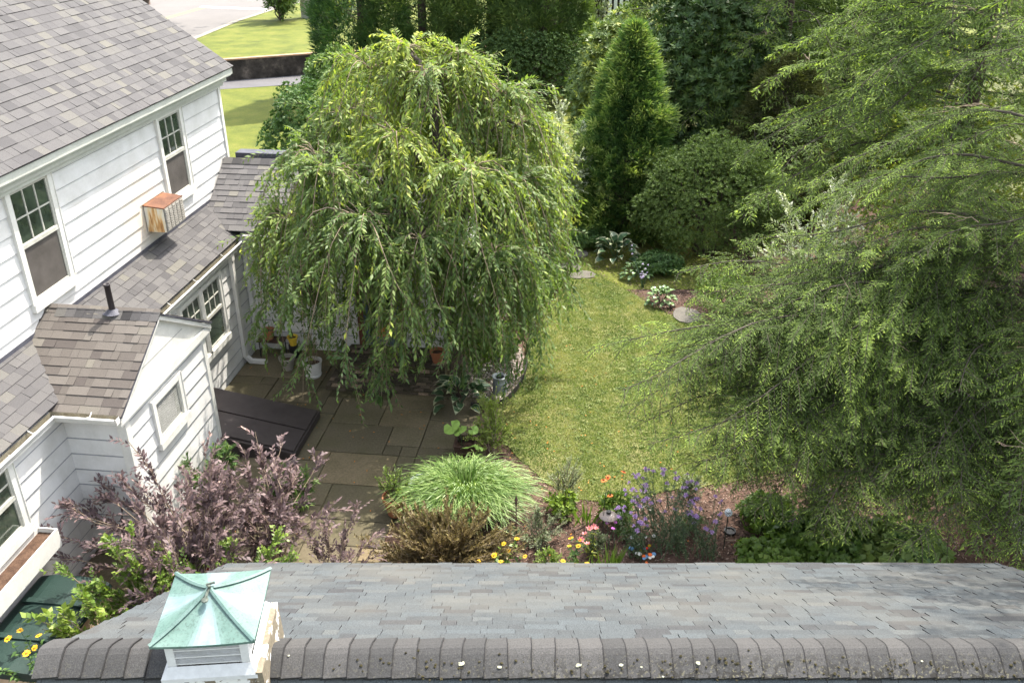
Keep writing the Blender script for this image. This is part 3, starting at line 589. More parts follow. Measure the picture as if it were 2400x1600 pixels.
# glazed door in the wing with a mat inside
door = MB(); wf.box(door, -5.12, -5.0, .22, 2.28, 0, .05); wf.box(door, -4.25, -4.13, .22, 2.28, 0, .05); wf.box(door, -5.0, -4.25, 2.18, 2.28, 0, .05); do = hb(door, 'door', 'doorred')
b = MB(); wf.box(b, -5.0, -4.9, .24, 2.18, .004, .03); wf.box(b, -4.42, -4.25, .24, 2.18, .004, .03); wf.box(b, -4.9, -4.42, .24, .42, .004, .03); wf.box(b, -4.9, -4.42, 2.05, 2.18, .004, .03); hb(b, 'door_frame', 'door', do)
b = MB(); wf.box(b, -4.9, -4.42, .42, 2.05, .004, .008); hb(b, 'pane', 'glass', do)
b = MB(); b.add([wf.p(-4.88, .43, .012), wf.p(-4.44, .43, .012), wf.p(-4.44, .78, .012)], [(0, 1, 2)]); hb(b, 'door_mat', 'mat', do)
b = MB(); wf.box(b, -5.2, -4.05, .1, .2, 0, .16); hb(b, 'threshold', 'trim')
# bump-out
BN, BF, BT = 9.69, 12.22, -6.5
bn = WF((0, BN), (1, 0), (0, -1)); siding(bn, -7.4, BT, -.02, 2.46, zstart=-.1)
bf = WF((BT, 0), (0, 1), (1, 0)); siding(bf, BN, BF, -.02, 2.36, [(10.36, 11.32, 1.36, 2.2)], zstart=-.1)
window(bf, 10.46, 11.2, 1.5, 2.1, .09, style='slider')
b = MB(); b.box(-7.4, BT, BF - .1, BF, 0, 2.46); hb(b, 'far_cheek_wall', 'siding')
b = MB(); b.box(BT - .1, BT + .035, BN - .035, BN, 0, 2.4); b.box(BT + .001, BT + .035, BN, BN + .08, 0, 2.4); hb(b, 'corner_board', 'trim')
b = MB(); b.box(BT + .001, BT + .035, BF - .07, BF + .03, 0, 2.4); hb(b, 'corner_board', 'trim')
APX = (10.87, 3.33); ze = 2.47
b = MB(); b.add([(BT + .03, 9.56, ze), (BT + .03, 12.36, ze), (BT + .03, APX[0] + .09, APX[1] - .02)], [(0, 1, 2)]); b.add([(BT + .034, 10.2, ze + .3), (BT + .034, 11.6, ze + .3), (BT + .034, 11.6, ze + .306), (BT + .034, 10.2, ze + .306)], [(0, 1, 2, 3)], 1); hb(b, 'gable_panel', ['trim', 'flash'])
b = MB(); b.box(BT + .002, BT + .075, 9.5, 12.42, ze - .13, ze); b.box(BT - .02, BT + .06, 9.54, 12.38, ze - .17, ze - .13); hb(b, 'gable_fascia', 'trim')
b = MB(); b.add([(BT + .09, 9.5, ze - .02), (BT + .09, APX[0] + .07, APX[1] - .01), (BT + .09, APX[0] + .07, APX[1] - .08), (BT + .09, 9.5, ze - .09), (BT + .03, 9.5, ze - .02), (BT + .03, APX[0] + .07, APX[1] - .01), (BT + .03, APX[0] + .07, APX[1] - .08), (BT + .03, 9.5, ze - .09)], [(0, 1, 2, 3), (4, 5, 1, 0), (3, 2, 6, 7)])
b.add([(BT + .09, 12.42, ze - .02), (BT + .09, APX[0] + .07, APX[1] - .01), (BT + .09, APX[0] + .07, APX[1] - .08), (BT + .09, 12.42, ze - .09), (BT + .03, 12.42, ze - .02), (BT + .03, APX[0] + .07, APX[1] - .01), (BT + .03, APX[0] + .07, APX[1] - .08), (BT + .03, 12.42, ze - .09)], [(3, 2, 1, 0), (0, 1, 5, 4), (7, 6, 2, 3)]); hb(b, 'rake_board', 'trim')
def rf_from(p_eave0, p_eave1, p_up):
    a, b_, c = map(Vector, (p_eave0, p_eave1, p_up)); u = (b_ - a).normalized(); v = (c - a); v = (v - u * v.dot(u)); return RF(a, u, v), (b_ - a).length, v.length
f, wd, ln = rf_from((-8.2, 9.5, ze + .02), (BT + .11, 9.5, ze + .02), (-8.2, APX[0] + .07, APX[1] + .02)); roof(f, wd, ln - .02, .145, 'shingle_bump')
ln2 = ln
f, wd, ln = rf_from((BT + .11, 12.44, ze + .02), (-8.2, 12.44, ze + .02), (BT + .11, APX[0] + .07, APX[1] + .02)); roof(f, wd, ln - .02, .145, 'shingle_bump')
# ridge caps of the bump-out
t = -7.95
capb = None
while t < BT + .05:
    b = MB(); x0, x1 = t, min(t + .16, BT + .12); z = APX[1] + .035; s0 = APX[0] + .07
    b.add([(x0, s0 - .13, z - .085), (x1, s0 - .13, z - .085 + .006), (x1, s0, z + .006), (x0, s0, z), (x0, s0 + .13, z - .08), (x1, s0 + .13, z - .074), (x1, s0 - .13, z - .1), (x1, s0, z - .012)], [(0, 1, 2, 3), (3, 2, 5, 4), (1, 6, 7, 2)], 0, random.random())
    hb(b, 'ridge_cap', 'shingle_house'); t += .142
# lower roof skirt and wing roof
k = .64; cl = math.hypot(1, k)
lowr = RF((-7.36, 5.0, 2.58), (0, 1, 0), (-1, 0, k)); roof(lowr, 13.1, .80 * cl, .142, 'shingle_house', ws=(.12, .16, .2, .26, .3), clip=lambda u, v: True)
wr = RF((-8.1, 15.95, 2.72), (1, 0, 0), (0, 1, .66)); roof(wr, 5.3, 1.53 * math.hypot(1, .66), .142, 'shingle_wing')
b = MB(); b.add([(-8.6, 17.48, 3.72), (-2.8, 17.48, 3.72), (-2.8, 19.1, 2.7), (-8.6, 19.1, 2.7)], [(0, 1, 2, 3)]); hb(b, 'rear_wing_roof_slope', 'shingle_house')
t = -8.1
while t < -2.9:
    b = MB(); b.add([(t, 17.34, 3.655), (t + .2, 17.34, 3.66), (t + .2, 17.48, 3.755), (t, 17.48, 3.75), (t + .2, 17.62, 3.66), (t, 17.62, 3.655)], [(0, 1, 2, 3), (3, 2, 4, 5)], 0, random.random()); hb(b, 'ridge_cap', 'shingle_house'); t += .2
b = MB(); b.box(TW + .03, TW + .034, 5.0, SC + .05, 3.0, 3.135); hb(b, 'flashing', 'flash')
b = MB(); b.box(-7.9, -6.9, 17.6, 17.9, 3.6, 3.82); hb(b, 'skylight_curb', 'flash')
# gutters
def gutter(pts, name='gutter', side=1, brackets=()):
    """pts: house coordinates of the back edge; profile goes outwards"""
    b = MB(); prof = [(0, .0, 1), (0, -.085, 1), (.075, -.085, 1), (.092, -.04, 0), (.1, 0, 0), (.112, .012, 0), (.13, .012, 0), (.14, .0, 0), (.135, -.016, 0), (.118, -.05, 0), (.09, -.1, 0), (-.004, -.1, 0)]
    n = len(pts); rows = []
    for i, (t_, s_, z_, nx, ny) in enumerate(pts): rows.append([(t_ + nx * q[0], s_ + ny * q[0], z_ + q[1]) for q in prof])
    for i in range(n - 1):
        for j in range(len(prof) - 1): b.add([rows[i][j], rows[i + 1][j], rows[i + 1][j + 1], rows[i][j + 1]], [(0, 1, 2, 3)], 1 if j < 2 else 0)
    for e in (0, n - 1): b.add([rows[e][j] for j in (0, 1, 2, 4)], [(0, 1, 2, 3)])
    g = hb(b, name, ['gutter', 'gutter_in'])
    for (t_, s_, z_, dt, ds) in brackets:
        b = MB(); b.tube([(t_, s_, z_ + .03), (t_ + dt * .5, s_ + ds * .5, z_ - .01), (t_ + dt, s_ + ds, z_ + .008)], .008, 5); b.box(t_ + dt - .02, t_ + dt + .02, s_ + ds - .02, s_ + ds + .02, z_ - .005, z_ + .012)
        hb(b, 'gutter_bracket', 'trim', g)
zg = 2.535
gutter([(-7.375, 5.0, zg, 1, 0), (-7.375, 9.42, zg, 1, -.42 / 1), (BT + .06, 9.475, zg - .03, .0, -1)][:2] + [(-7.375, 9.47, zg, 1, -1), (BT + .1, 9.47, zg, 0, -1)], brackets=[(-7.37, 6.0, zg, .12, 0), (-7.37, 7.9, zg, .12, 0), (-7.37, 8.95, zg, .12, 0), (-6.78, 9.47, zg, 0, -.12)])
gutter([(-7.375, 12.45, zg, 1, 0), (-7.375, 16.0, zg, 1, 0)], brackets=[(-7.37, 12.9, zg, .12, 0), (-7.37, 13.9, zg, .12, 0), (-7.37, 15.1, zg, .12, 0)])
gutter([(-7.2, 15.965, 2.67, 0, -1), (-2.85, 15.965, 2.67, 0, -1)])
# downspout with its shoe
b = MB(); dx = [(-7.3, 15.45, 2.44), (-7.34, 15.45, 2.3), (-7.34, 15.45, .22)]
b.box(-7.375, -7.3, 15.4, 15.5, .2, 2.3); b.box(-7.375, -7.28, 15.4, 15.5, 2.3, 2.44); b.add([(-7.375, 15.4, .2), (-7.3, 15.4, .2), (-7.3, 15.5, .2), (-7.375, 15.5, .2), (-7.25, 15.4, .05), (-7.22, 15.4, .13), (-7.22, 15.5, .13), (-7.25, 15.5, .05)], [(0, 4, 5, 1), (3, 2, 6, 7), (1, 5, 6, 2), (0, 3, 7, 4)])
b.box(-7.25, -6.9, 15.4, 15.5, .05, .12); hb(b, 'downspout', 'trim')
b = MB(); b.box(-7.37, -7.3, 13.42, 13.52, .55, .7); b.box(-7.37, -7.34, 13.45, 13.49, .1, .55); hb(b, 'outlet_box', 'trim')
# vent pipe with a flashing collar
b = MB(); px = (-7.1, 10.93); b.lathe([(.045, 0), (.042, .42), (.05, .42), (.05, .45), (.036, .45), (.034, .3), (.001, .29)], (px[0], px[1], 3.33), 16); hb(b, 'vent_pipe', 'pipe', smooth=True)
b = MB(); b.lathe([(.13, -.015), (.1, .0), (.06, .035), (.046, .045)], (px[0], px[1], 3.345), 16, sx=1.1); hb(b, 'pipe_collar', 'flash', smooth=True)
place_shingles(SH, house, HO, lambda c: Wp(c.x, c.y, c.z), lambda fr: fr.parent, house)

# air conditioner
ac = thing('air_conditioner', 'rusty through-the-wall air conditioner under the small upstairs window', 'air conditioner', Wp(-8.15, 14.45, 3.36), -A)
AO = (-8.15, 14.45, 3.36)
b = MB(); b.add([(-8.13, 14.08, 3.36), (-7.78, 14.08, 3.36), (-7.78, 14.08, 3.8), (-8.13, 14.08, 3.84)], [(0, 1, 2, 3)]); b.add([(-8.13, 14.8, 3.36), (-7.78, 14.8, 3.36), (-7.78, 14.8, 3.8), (-8.13, 14.8, 3.84)], [(3, 2, 1, 0)]); b.add([(-8.13, 14.08, 3.36), (-7.78, 14.08, 3.36), (-7.78, 14.8, 3.36), (-8.13, 14.8, 3.36)], [(3, 2, 1, 0)]); b.add([(-7.79, 14.08, 3.36), (-7.79, 14.8, 3.36), (-7.79, 14.8, 3.8), (-7.79, 14.08, 3.8)], [(0, 1, 2, 3)], 1); b.build('casing', ['acside', 'dark'], ac, off=AO)
b = MB(); b.add([(-8.14, 14.07, 3.845), (-7.765, 14.07, 3.805), (-7.765, 14.81, 3.805), (-8.14, 14.81, 3.845), (-7.765, 14.07, 3.785), (-7.765, 14.81, 3.785), (-8.14, 14.07, 3.825)], [(0, 1, 2, 3), (1, 4, 5, 2), (0, 6, 4, 1)]); b.build('lid', 'rust', ac, off=AO)
for i in range(5):
    b = MB(); s0 = 14.1 + i * .14
    b.box(-7.785, -7.76, s0, s0 + .125, 3.37, 3.785)
    for j in range(9): b.box(-7.76, -7.752, s0 + .01, s0 + .115, 3.39 + j * .043, 3.412 + j * .043)
    b.build('grille_panel', 'grille', ac, off=AO)
# planter box under the ground-floor window
wbx = thing('window_box', 'long white planter box of bare soil hung under the ground-floor window', 'planter', Wp(-7.3, 8.0, 1.1), -A); BO = (-7.3, 8.0, 1.1)
b = MB(); b.box(-7.09, -7.07, 6.6, 8.62, 1.0, 1.27); b.box(-7.36, -7.34, 6.6, 8.62, 1.0, 1.27); b.box(-7.34, -7.09, 8.6, 8.62, 1.0, 1.27); b.box(-7.34, -7.09, 6.6, 8.6, 1.0, 1.02); b.box(-7.34, -7.09, 6.6, 6.62, 1.02, 1.27); b.build('box', 'trim', wbx, off=BO)
b = MB(); b.box(-7.34, -7.09, 6.62, 8.6, 1.02, 1.2); b.build('soil', 'soil', wbx, off=BO)
# cellar bulkhead
bk = thing('cellar_bulkhead', 'sloping dark brown steel cellar doors against the house beside the patio', 'cellar door', Wp(-6.3, 13.0, 0), -A); KO = (-6.3, 13.0, 0)
def kz(t_): return .6 - (t_ + 7.4) * .185
for i, (s0, s1) in enumerate(((12.25, 12.88), (12.92, 13.56))):
    b = MB(); b.add([(-7.36, s0, kz(-7.36)), (-5.22, s0, kz(-5.22)), (-5.22, s1, kz(-5.22)), (-7.36, s1, kz(-7.36)), (-7.36, s0, kz(-7.36) - .04), (-5.22, s0, kz(-5.22) - .04), (-5.22, s1, kz(-5.22) - .04), (-7.36, s1, kz(-7.36) - .04)], [(0, 1, 2, 3), (0, 4, 5, 1), (1, 5, 6, 2), (2, 6, 7, 3)]); b.build('door_leaf', 'bulk', bk, off=KO)
b = MB(); cb = [(-7.36, 12.2), (-5.19, 12.2), (-5.19, 13.6), (-7.36, 13.6)]; b.add([(x, y, 0) for x, y in cb] + [(-7.36, 12.2, .55), (-5.19, 12.2, .155), (-5.19, 13.6, .155), (-7.36, 13.6, .55)], [(0, 1, 5, 4), (1, 2, 6, 5), (2, 3, 7, 6), (4, 5, 6, 7)]); b.build('curb', 'bulk', bk, off=KO)
# green bin by the house corner
gb = thing('storage_box', 'green-lidded plastic garden storage box standing against the house wall', 'storage box', Wp(-6.86, 7.55, -.1), -A)
b = MB(); b.box(-.42, .5, -.75, .75, 0, .7); b.build('body', 'tan', gb)
b = MB(); prof = [(-.48, .72), (-.42, .77), (-.2, .82), (.15, .83), (.42, .8), (.53, .75), (.55, .7)]
for i in range(len(prof) - 1):
    (x0, z0), (x1, z1) = prof[i], prof[i + 1]; b.add([(x0, -.8, z0), (x1, -.8, z1), (x1, .8, z1), (x0, .8, z0)], [(0, 1, 2, 3)]); b.add([(x0, -.8, z0), (x1, -.8, z1), (x1, -.8, .68), (x0, -.8, .68)], [(3, 2, 1, 0)]); b.add([(x0, .8, z0), (x1, .8, z1), (x1, .8, .68), (x0, .8, .68)], [(0, 1, 2, 3)])
b.build('lid', 'greenbin', gb)
for y in (-.3, .3):
    b = MB(); b.box(-.35, .45, y - .04, y + .04, .82, .85); b.build('lid_rib', 'greenbin', gb)

# ------------------------------------------------------------------ patio, stoop
patio = MB(); pp = [(-7.38, 16.15), (-7.38, 9.6), (-6.4, 8.6), (-2.6, 8.6), (-3.25, 10.4), (-2.95, 11.6), (-2.35, 12.6), (-2.05, 13.7), (-2.6, 14.5), (-3.1, 15.2), (-3.1, 16.15)]
patio.add([(t_, s_, .0) for t_, s_ in pp], [list(range(len(pp)))]); po = meta(hb(patio, 'patio', 'joint'), kind='structure'); po.parent = None; po.matrix_world = Matrix.Translation(Wp(*HO)) @ Matrix.Rotation(-A, 4, 'Z')
cell = .3; G = {}; stones = []
for j in range(26):
    for i in range(18):
        if (i, j) in G: continue
        for (wn, hn) in sorted([(3, 2), (2, 2), (4, 2), (2, 1), (3, 1), (4, 3), (1, 2), (2, 3), (3, 3), (1, 1)], key=lambda q: random.random() - .12 * q[0] * q[1] / 3):
            if i + wn <= 18 and all((i + a_, j + b_) not in G for a_ in range(wn) for b_ in range(hn)): break
        for a_ in range(wn):
            for b_ in range(hn): G[(i + a_, j + b_)] = 1
        stones.append((i, j, wn, hn))
for (i, j, wn, hn) in stones:
    t0_, s0_ = -7.36 + i * cell, 8.65 + j * cell; t1_, s1_ = t0_ + wn * cell, s0_ + hn * cell
    c = np.array([[(t0_ + t1_) / 2, (s0_ + s1_) / 2]])
    if not inpoly(c, pp)[0]: continue
    if (t0_ + t1_) / 2 < -5.35 and s0_ > 12.25 and s1_ < 13.6: continue
    if t0_ < -6.5 and s1_ < 12.3 and s0_ > 9.6: continue
    if s1_ > 15.2 and t0_ > -5.4: continue
    b = MB(); z = random.uniform(.022, .034); g = .006; e = .01; j_ = [random.uniform(0, .008) for _ in range(4)]
    o4 = [(t0_ + g + j_[0], s0_ + g), (t1_ - g, s0_ + g + j_[1]), (t1_ - g - j_[2], s1_ - g), (t0_ + g, s1_ - g - j_[3])]
    i4 = [(o4[0][0] + e, o4[0][1] + e), (o4[1][0] - e, o4[1][1] + e), (o4[2][0] - e, o4[2][1] - e), (o4[3][0] + e, o4[3][1] - e)]
    b.add([(x, y, 0) for x, y in o4] + [(x, y, z - .007) for x, y in o4] + [(x, y, z) for x, y in i4], [(0, 1, 5, 4), (1, 2, 6, 5), (2, 3, 7, 6), (3, 0, 4, 7), (4, 5, 9, 8), (5, 6, 10, 9), (6, 7, 11, 10), (7, 4, 8, 11), (8, 9, 10, 11)], 0, random.uniform(.15, .85))
    o = b.build('paving_stone', 'stone', po, off=HO)
stoop = thing('brick_stoop', 'low mossy dark brick steps under the door behind the weeping tree', 'steps', Wp(-4.2, 15.3, 0), -A); SO = (-4.2, 15.3, 0)
b = MB(); b.box(-5.4, -3.05, 14.62, 16.15, 0, .085); b.box(-5.3, -3.15, 15.3, 16.15, .085, .235); b.build('core', 'joint', stoop, off=SO)
nb = 0
for (t0_, t1_, s0_, s1_, z0_) in ((-5.4, -3.05, 14.62, 15.28, .085), (-5.3, -3.15, 15.3, 16.1, .235)):
    s_ = s0_; row = 0
    while s_ < s1_ - .05:
        t_ = t0_ + (0 if row % 2 else -.1)
        while t_ < t1_ - .02:
            a0_, a1_ = max(t_, t0_), min(t_ + .2, t1_)
            if a1_ - a0_ > .03:
                b = MB(); b.box(a0_ + .006, a1_ - .006, s_ + .005, s_ + .1, z0_ - .03, z0_ + random.uniform(.018, .03), 0, random.random() ** 2); b.build('brick', 'brick', stoop, off=SO)
            t_ += .205
        s_ += .11; row += 1
for (t0_, t1_, s_, z0_) in ((-5.4, -3.05, 14.62, .0), (-5.3, -3.15, 15.3, .12)):
    t_ = t0_
    while t_ < t1_ - .05: b = MB(); b.box(t_ + .005, min(t_ + .2, t1_) - .005, s_ - .02, s_ - .001, z0_ + .01, z0_ + .075, 0, random.random() ** 2); b.build('brick', 'brick', stoop, off=SO); t_ += .205
# ------------------------------------------------------------------ garage in the foreground
GO = (1.0, 4.2, 0)
gar = thing('garage', 'grey shingled garage roof with mossy ridge caps along the bottom of the photo', 'garage', GO)
b = MB(); b.box(-2.85, 4.75, 1.25, 7.05, 0, 2.45); b.add([(-2.85, 1.25, 2.45), (-2.85, 7.05, 2.45), (-2.85, 4.2, 4.3)], [(0, 1, 2), (2, 1, 0)]); b.build('wall', 'siding', gar, off=GO)
GS = []
gl = math.hypot(3.1, 2.0)
gf = RF((5.1, 7.3, 2.5), (-1, 0, 0), (0, -3.1, 2.0)); gfl = gf
b = MB(); c = [gf.o, gf.o + gf.u * 8.1, gf.o + gf.u * 8.1 + gf.v * gl, gf.o + gf.v * gl]
b.add([p - gf.n * .004 for p in c] + [p - gf.n * .03 for p in c], [(0, 1, 2, 3), (7, 6, 5, 4), (0, 4, 5, 1), (1, 5, 6, 2), (2, 6, 7, 3), (3, 7, 4, 0)]); groof = b.build('roof', 'flash', gar, off=GO)
shingle_field(gf, 8.1, gl - .02, .142, 'shingle_garage', GS, raisek=.45)
nr = RF((-3.0, 1.1, 2.5), (1, 0, 0), (0, 3.1, 2.0))
b = MB(); c = [nr.o, nr.o + nr.u * 8.1, nr.o + nr.u * 8.1 + nr.v * (gl - .01), nr.o + nr.v * (gl - .01)]
b.add([p - nr.n * .004 for p in c] + [p - nr.n * .03 for p in c], [(0, 1, 2, 3), (7, 6, 5, 4), (0, 4, 5, 1), (1, 5, 6, 2), (2, 6, 7, 3), (3, 7, 4, 0)]); groof2 = b.build('roof', 'flash', gar, off=GO)
shingle_field(nr, 8.1, gl - .02, .142, 'shingle_garage', GS, raisek=.45)
place_shingles(GS, gar, GO, lambda c: c, lambda fr: groof if fr is gf else groof2, gar)
b = MB(); b.box(-2.98, 5.08, 7.27, 7.29, 2.36, 2.47); b.box(-2.98, 5.08, 1.11, 1.13, 2.36, 2.47); b.build('fascia', 'fascia', gar, off=GO)
b = MB()
for x in (-2.995, 5.08): b.add([(x, 1.1, 2.36), (x, 4.2, 4.36), (x, 7.3, 2.36), (x, 7.3, 2.47), (x, 4.2, 4.475), (x, 1.1, 2.47)], [(0, 1, 4, 5), (1, 2, 3, 4), (5, 4, 1, 0), (4, 3, 2, 1)])
b.build('rake_board', 'fascia', gar, off=GO)
x = -3.03
while x < 5.1:
    if not (-2.14 < x < -1.72):
        b = MB(); cw = .142 + random.uniform(-.012, .012); L_ = cw + .022; rz = 4.502; sk = random.uniform(-.006, .006); lf = random.uniform(0, .006); n_ = 8; rows = []
        for e, (xx, lift) in enumerate(((x, .006), (x + L_, .017))):
            row = []
            for q in range(n_ + 1):
                a_ = q / n_ * 2 - 1; y = 4.2 + a_ * .165; dz = .02 - math.sqrt(a_ * a_ * .165 ** 2 + .0016) * .645
                row.append((xx + random.uniform(-.002, .002) + sk * a_, y, rz + dz + .012 + lift + lf * e))
            rows.append(row)
        for q in range(n_): b.add([rows[0][q], rows[1][q], rows[1][q + 1], rows[0][q + 1]], [(0, 1, 2, 3)], 0, .5)
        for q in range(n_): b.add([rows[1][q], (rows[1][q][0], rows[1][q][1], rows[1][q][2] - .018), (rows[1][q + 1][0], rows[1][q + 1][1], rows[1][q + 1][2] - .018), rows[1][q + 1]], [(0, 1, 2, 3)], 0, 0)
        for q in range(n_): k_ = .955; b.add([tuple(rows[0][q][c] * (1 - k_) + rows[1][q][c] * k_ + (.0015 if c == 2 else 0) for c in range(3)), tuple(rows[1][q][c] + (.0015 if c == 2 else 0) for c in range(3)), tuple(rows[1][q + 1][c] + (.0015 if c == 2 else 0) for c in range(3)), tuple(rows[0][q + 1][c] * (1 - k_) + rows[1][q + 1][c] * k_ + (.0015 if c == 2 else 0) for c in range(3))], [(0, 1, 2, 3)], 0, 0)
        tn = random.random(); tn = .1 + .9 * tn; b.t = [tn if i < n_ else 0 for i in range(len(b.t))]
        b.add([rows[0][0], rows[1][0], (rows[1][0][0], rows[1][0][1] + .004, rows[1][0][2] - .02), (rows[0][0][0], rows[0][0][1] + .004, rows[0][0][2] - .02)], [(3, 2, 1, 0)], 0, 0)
        b.build('ridge_cap', 'ridge', gar, smooth=False, off=GO)
    x += cw if not (-2.14 < x < -1.72) else .142
# moss tufts and lichen on the near half of the cap
for k in range(170):
    xx = random.uniform(-.6, 4.8) if random.random() < .9 else random.uniform(-1.3, 0); yy = 4.2 - abs(random.gauss(.115, .035)); yy = max(yy, 4.02)
    zz = 4.552 - math.sqrt((yy - 4.2) ** 2 + .0016) * .645
    b = MB(); rr = random.uniform(.004, .011); b.blob((xx, yy, zz), rr, 0, .5, .35, .6); b.build('moss_tuft', 'moss', gar, off=GO)
for (u_, y_, rr) in ((.42, 4.1, .018), (-.32, 4.11, .02), (-.08, 4.09, .013), (.69, 4.1, .013), (.82, 4.09, .01), (1.18, 4.11, .014), (.95, 4.04, .008), (-1.42, 4.15, .008), (2.6, 4.12, .007)):
    b = MB(); b.blob((u_, y_, 4.55 - math.sqrt((y_ - 4.2) ** 2 + .0016) * .645), rr, 0, .5, .3, .3); b.build('lichen_patch', 'lichen', gar, off=GO)

# ------------------------------------------------------------------ cupola
CO = (-1.86, 4.2, 4.355)
cu = thing('cupola', 'small louvred cupola with green copper pyramid roof on the garage ridge', 'cupola', CO, R(4.5))
hw = .305; hd = .315; zb = .52; zt = .675
def prof_z(k): return zt - (zt - zb) * (1.18 * k - .18 * k * k) - .012 * math.sin(math.pi * k)
cor = [(-hw, -hd), (hw, -hd), (hw, hd), (-hw, hd)]
for i in range(4):
    b = MB(); (xa, ya), (xb, yb) = cor[i], cor[(i + 1) % 4]; nk = 8; nj = 22; grid = []
    for k_ in range(nk + 1):
        kk = max(.001, k_ / nk); row = []
        for j_ in range(nj + 1):
            q = j_ / nj; mid = abs(2 * q - 1)
            z = prof_z(kk) +   .012 * kk * (mid ** 2.2) * kk - .006
            row.append(((xa + (xb - xa) * q) * kk, (ya + (yb - ya) * q) * kk, z))
        grid.append(row)
    for k_ in range(nk):
        for j_ in range(nj):
            q = (j_ + .5) / nj; st = .7 * math.exp(-((q - .5) / .1) ** 2) + .4 * math.exp(-((q - (.36 if i % 2 else .62)) / .06) ** 2)
            b.add([grid[k_][j_], grid[k_ + 1][j_], grid[k_ + 1][j_ + 1], grid[k_][j_ + 1]], [(0, 1, 2, 3)], 0, min(1, st * 1.25))
    for j_ in range(nj): p, q = grid[nk][j_], grid[nk][j_ + 1]; b.add([p, (p[0], p[1], p[2] - .016), (q[0], q[1], q[2] - .016), q], [(0, 1, 2, 3)], 0, 0)
    b.build('roof_panel', 'patina', cu)
    b = MB(); pts = []
    for k_ in range(9): kk = .02 + .98 * k_ / 8; pts.append((xa * kk, ya * kk, prof_z(kk) + .012 * kk * kk + .002))
    d = Vector((-ya, xa, 0)).normalized() * .014
    for p, q in zip(pts[:-1], pts[1:]):
        p, q = Vector(p), Vector(q); u_ = Vector((0, 0, .009)); b.add([p - d, p + u_, p + d, q - d, q + u_, q + d], [(0, 3, 4, 1), (1, 4, 5, 2)], 0, .12)
    b.build('hip_batten', 'patina', cu)
b = MB(); b.tube([(0, 0, zt - .02), (.004, -.01, zt + .02), (.0, -.03, zt + .035)], [.012, .01, .006], 7); b.tube([(-.02, .012, zt + .012), (.03, .02, zt + .022)], .008, 6); b.blob((-.012, -.085, zt - .022), .022, 0, .5, .1, .5); b.tube([(-.012, -.09, zt - .02), (.0, -.02, zt + .01)], .009, 6); b.build('broken_finial', 'verdigris_dark', cu)
bw, bd = .245, .26
for (sx, sy) in ((-1, -1), (1, -1), (1, 1), (-1, 1)):
    b = MB(); b.box(min(sx * bw, sx * (bw - .05)), max(sx * bw, sx * (bw - .05)), min(sy * bd, sy * (bd - .05)), max(sy * bd, sy * (bd - .05)), .3, zb - .03); b.build('corner_post', 'white_new', cu)
b = MB(); b.box(-bw + .03, bw - .03, -bd + .03, bd - .03, .28, zb - .03); b.build('core', 'white_new', cu)
for sd in range(4):
    for j_ in range(4):
        z = .315 + j_ * .055; b = MB()
        if sd % 2 == 0:
            sg = -1 if sd == 0 else 1; b.add([(-bw + .05, sg * (bd - .028), z + .05), (bw - .05, sg * (bd - .028), z + .05), (bw - .05, sg * (bd - .003), z), (-bw + .05, sg * (bd - .003), z), (-bw + .05, sg * (bd - .003), z - .008), (bw - .05, sg * (bd - .003), z - .008)], [(0, 3, 2, 1), (3, 4, 5, 2), (1, 2, 3, 0)])
        else:
            sg = 1 if sd == 1 else -1; b.add([(sg * (bw - .028), -bd + .05, z + .05), (sg * (bw - .028), bd - .05, z + .05), (sg * (bw - .003), bd - .05, z), (sg * (bw - .003), -bd + .05, z), (sg * (bw - .003), -bd + .05, z - .008), (sg * (bw - .003), bd - .05, z - .008)], [(0, 1, 2, 3), (3, 2, 5, 4), (3, 2, 1, 0)])
        b.build('louvre', 'white_new', cu)
b = MB(); q0, q1 = .29, .3
v = [(-.29, -.3), (.285, -.3), (.285, .3), (-.29, .3)]; vi = [(-bw - .002, -bd - .002), (bw + .002, -bd - .002), (bw + .002, bd + .002), (-bw - .002, bd + .002)]
b.add([(x, y, .235) for x, y in v] + [(x, y, .3) for x, y in vi] + [(x, y, .205) for x, y in v], [(i, (i + 1) % 4, 4 + (i + 1) % 4, 4 + i) for i in range(4)] + [(8 + i, 8 + (i + 1) % 4, (i + 1) % 4, i) for i in range(4)]); b.build('sill_moulding', 'white_new', cu)
b = MB()
b.box(-.272, .272, -.275, .275, -.25, .204); b.build('base', 'peel', cu)
b = MB(); b.add([(.275, -.3, .25), (.315, -.3, .25), (.315, .3, .25), (.275, .3, .25), (.275, -.29, -.2), (.335, -.29, -.2), (.335, .28, -.1), (.275, .28, -.1)], [(1, 5, 6, 2), (0, 1, 2, 3), (0, 4, 5, 1), (2, 6, 7, 3)]); b.build('side_board', 'peel_bare', cu)
b = MB(); b.add([(.3, -.02, .16), (.5, -.06, .0), (.4, .08, -.05), (.3, .14, .14), (.3, -.16, -.12), (.48, -.12, -.05)], [(0, 1, 2, 3), (0, 4, 5, 1), (3, 2, 1, 0)]); b.build('loose_board', 'peel_bare', cu)
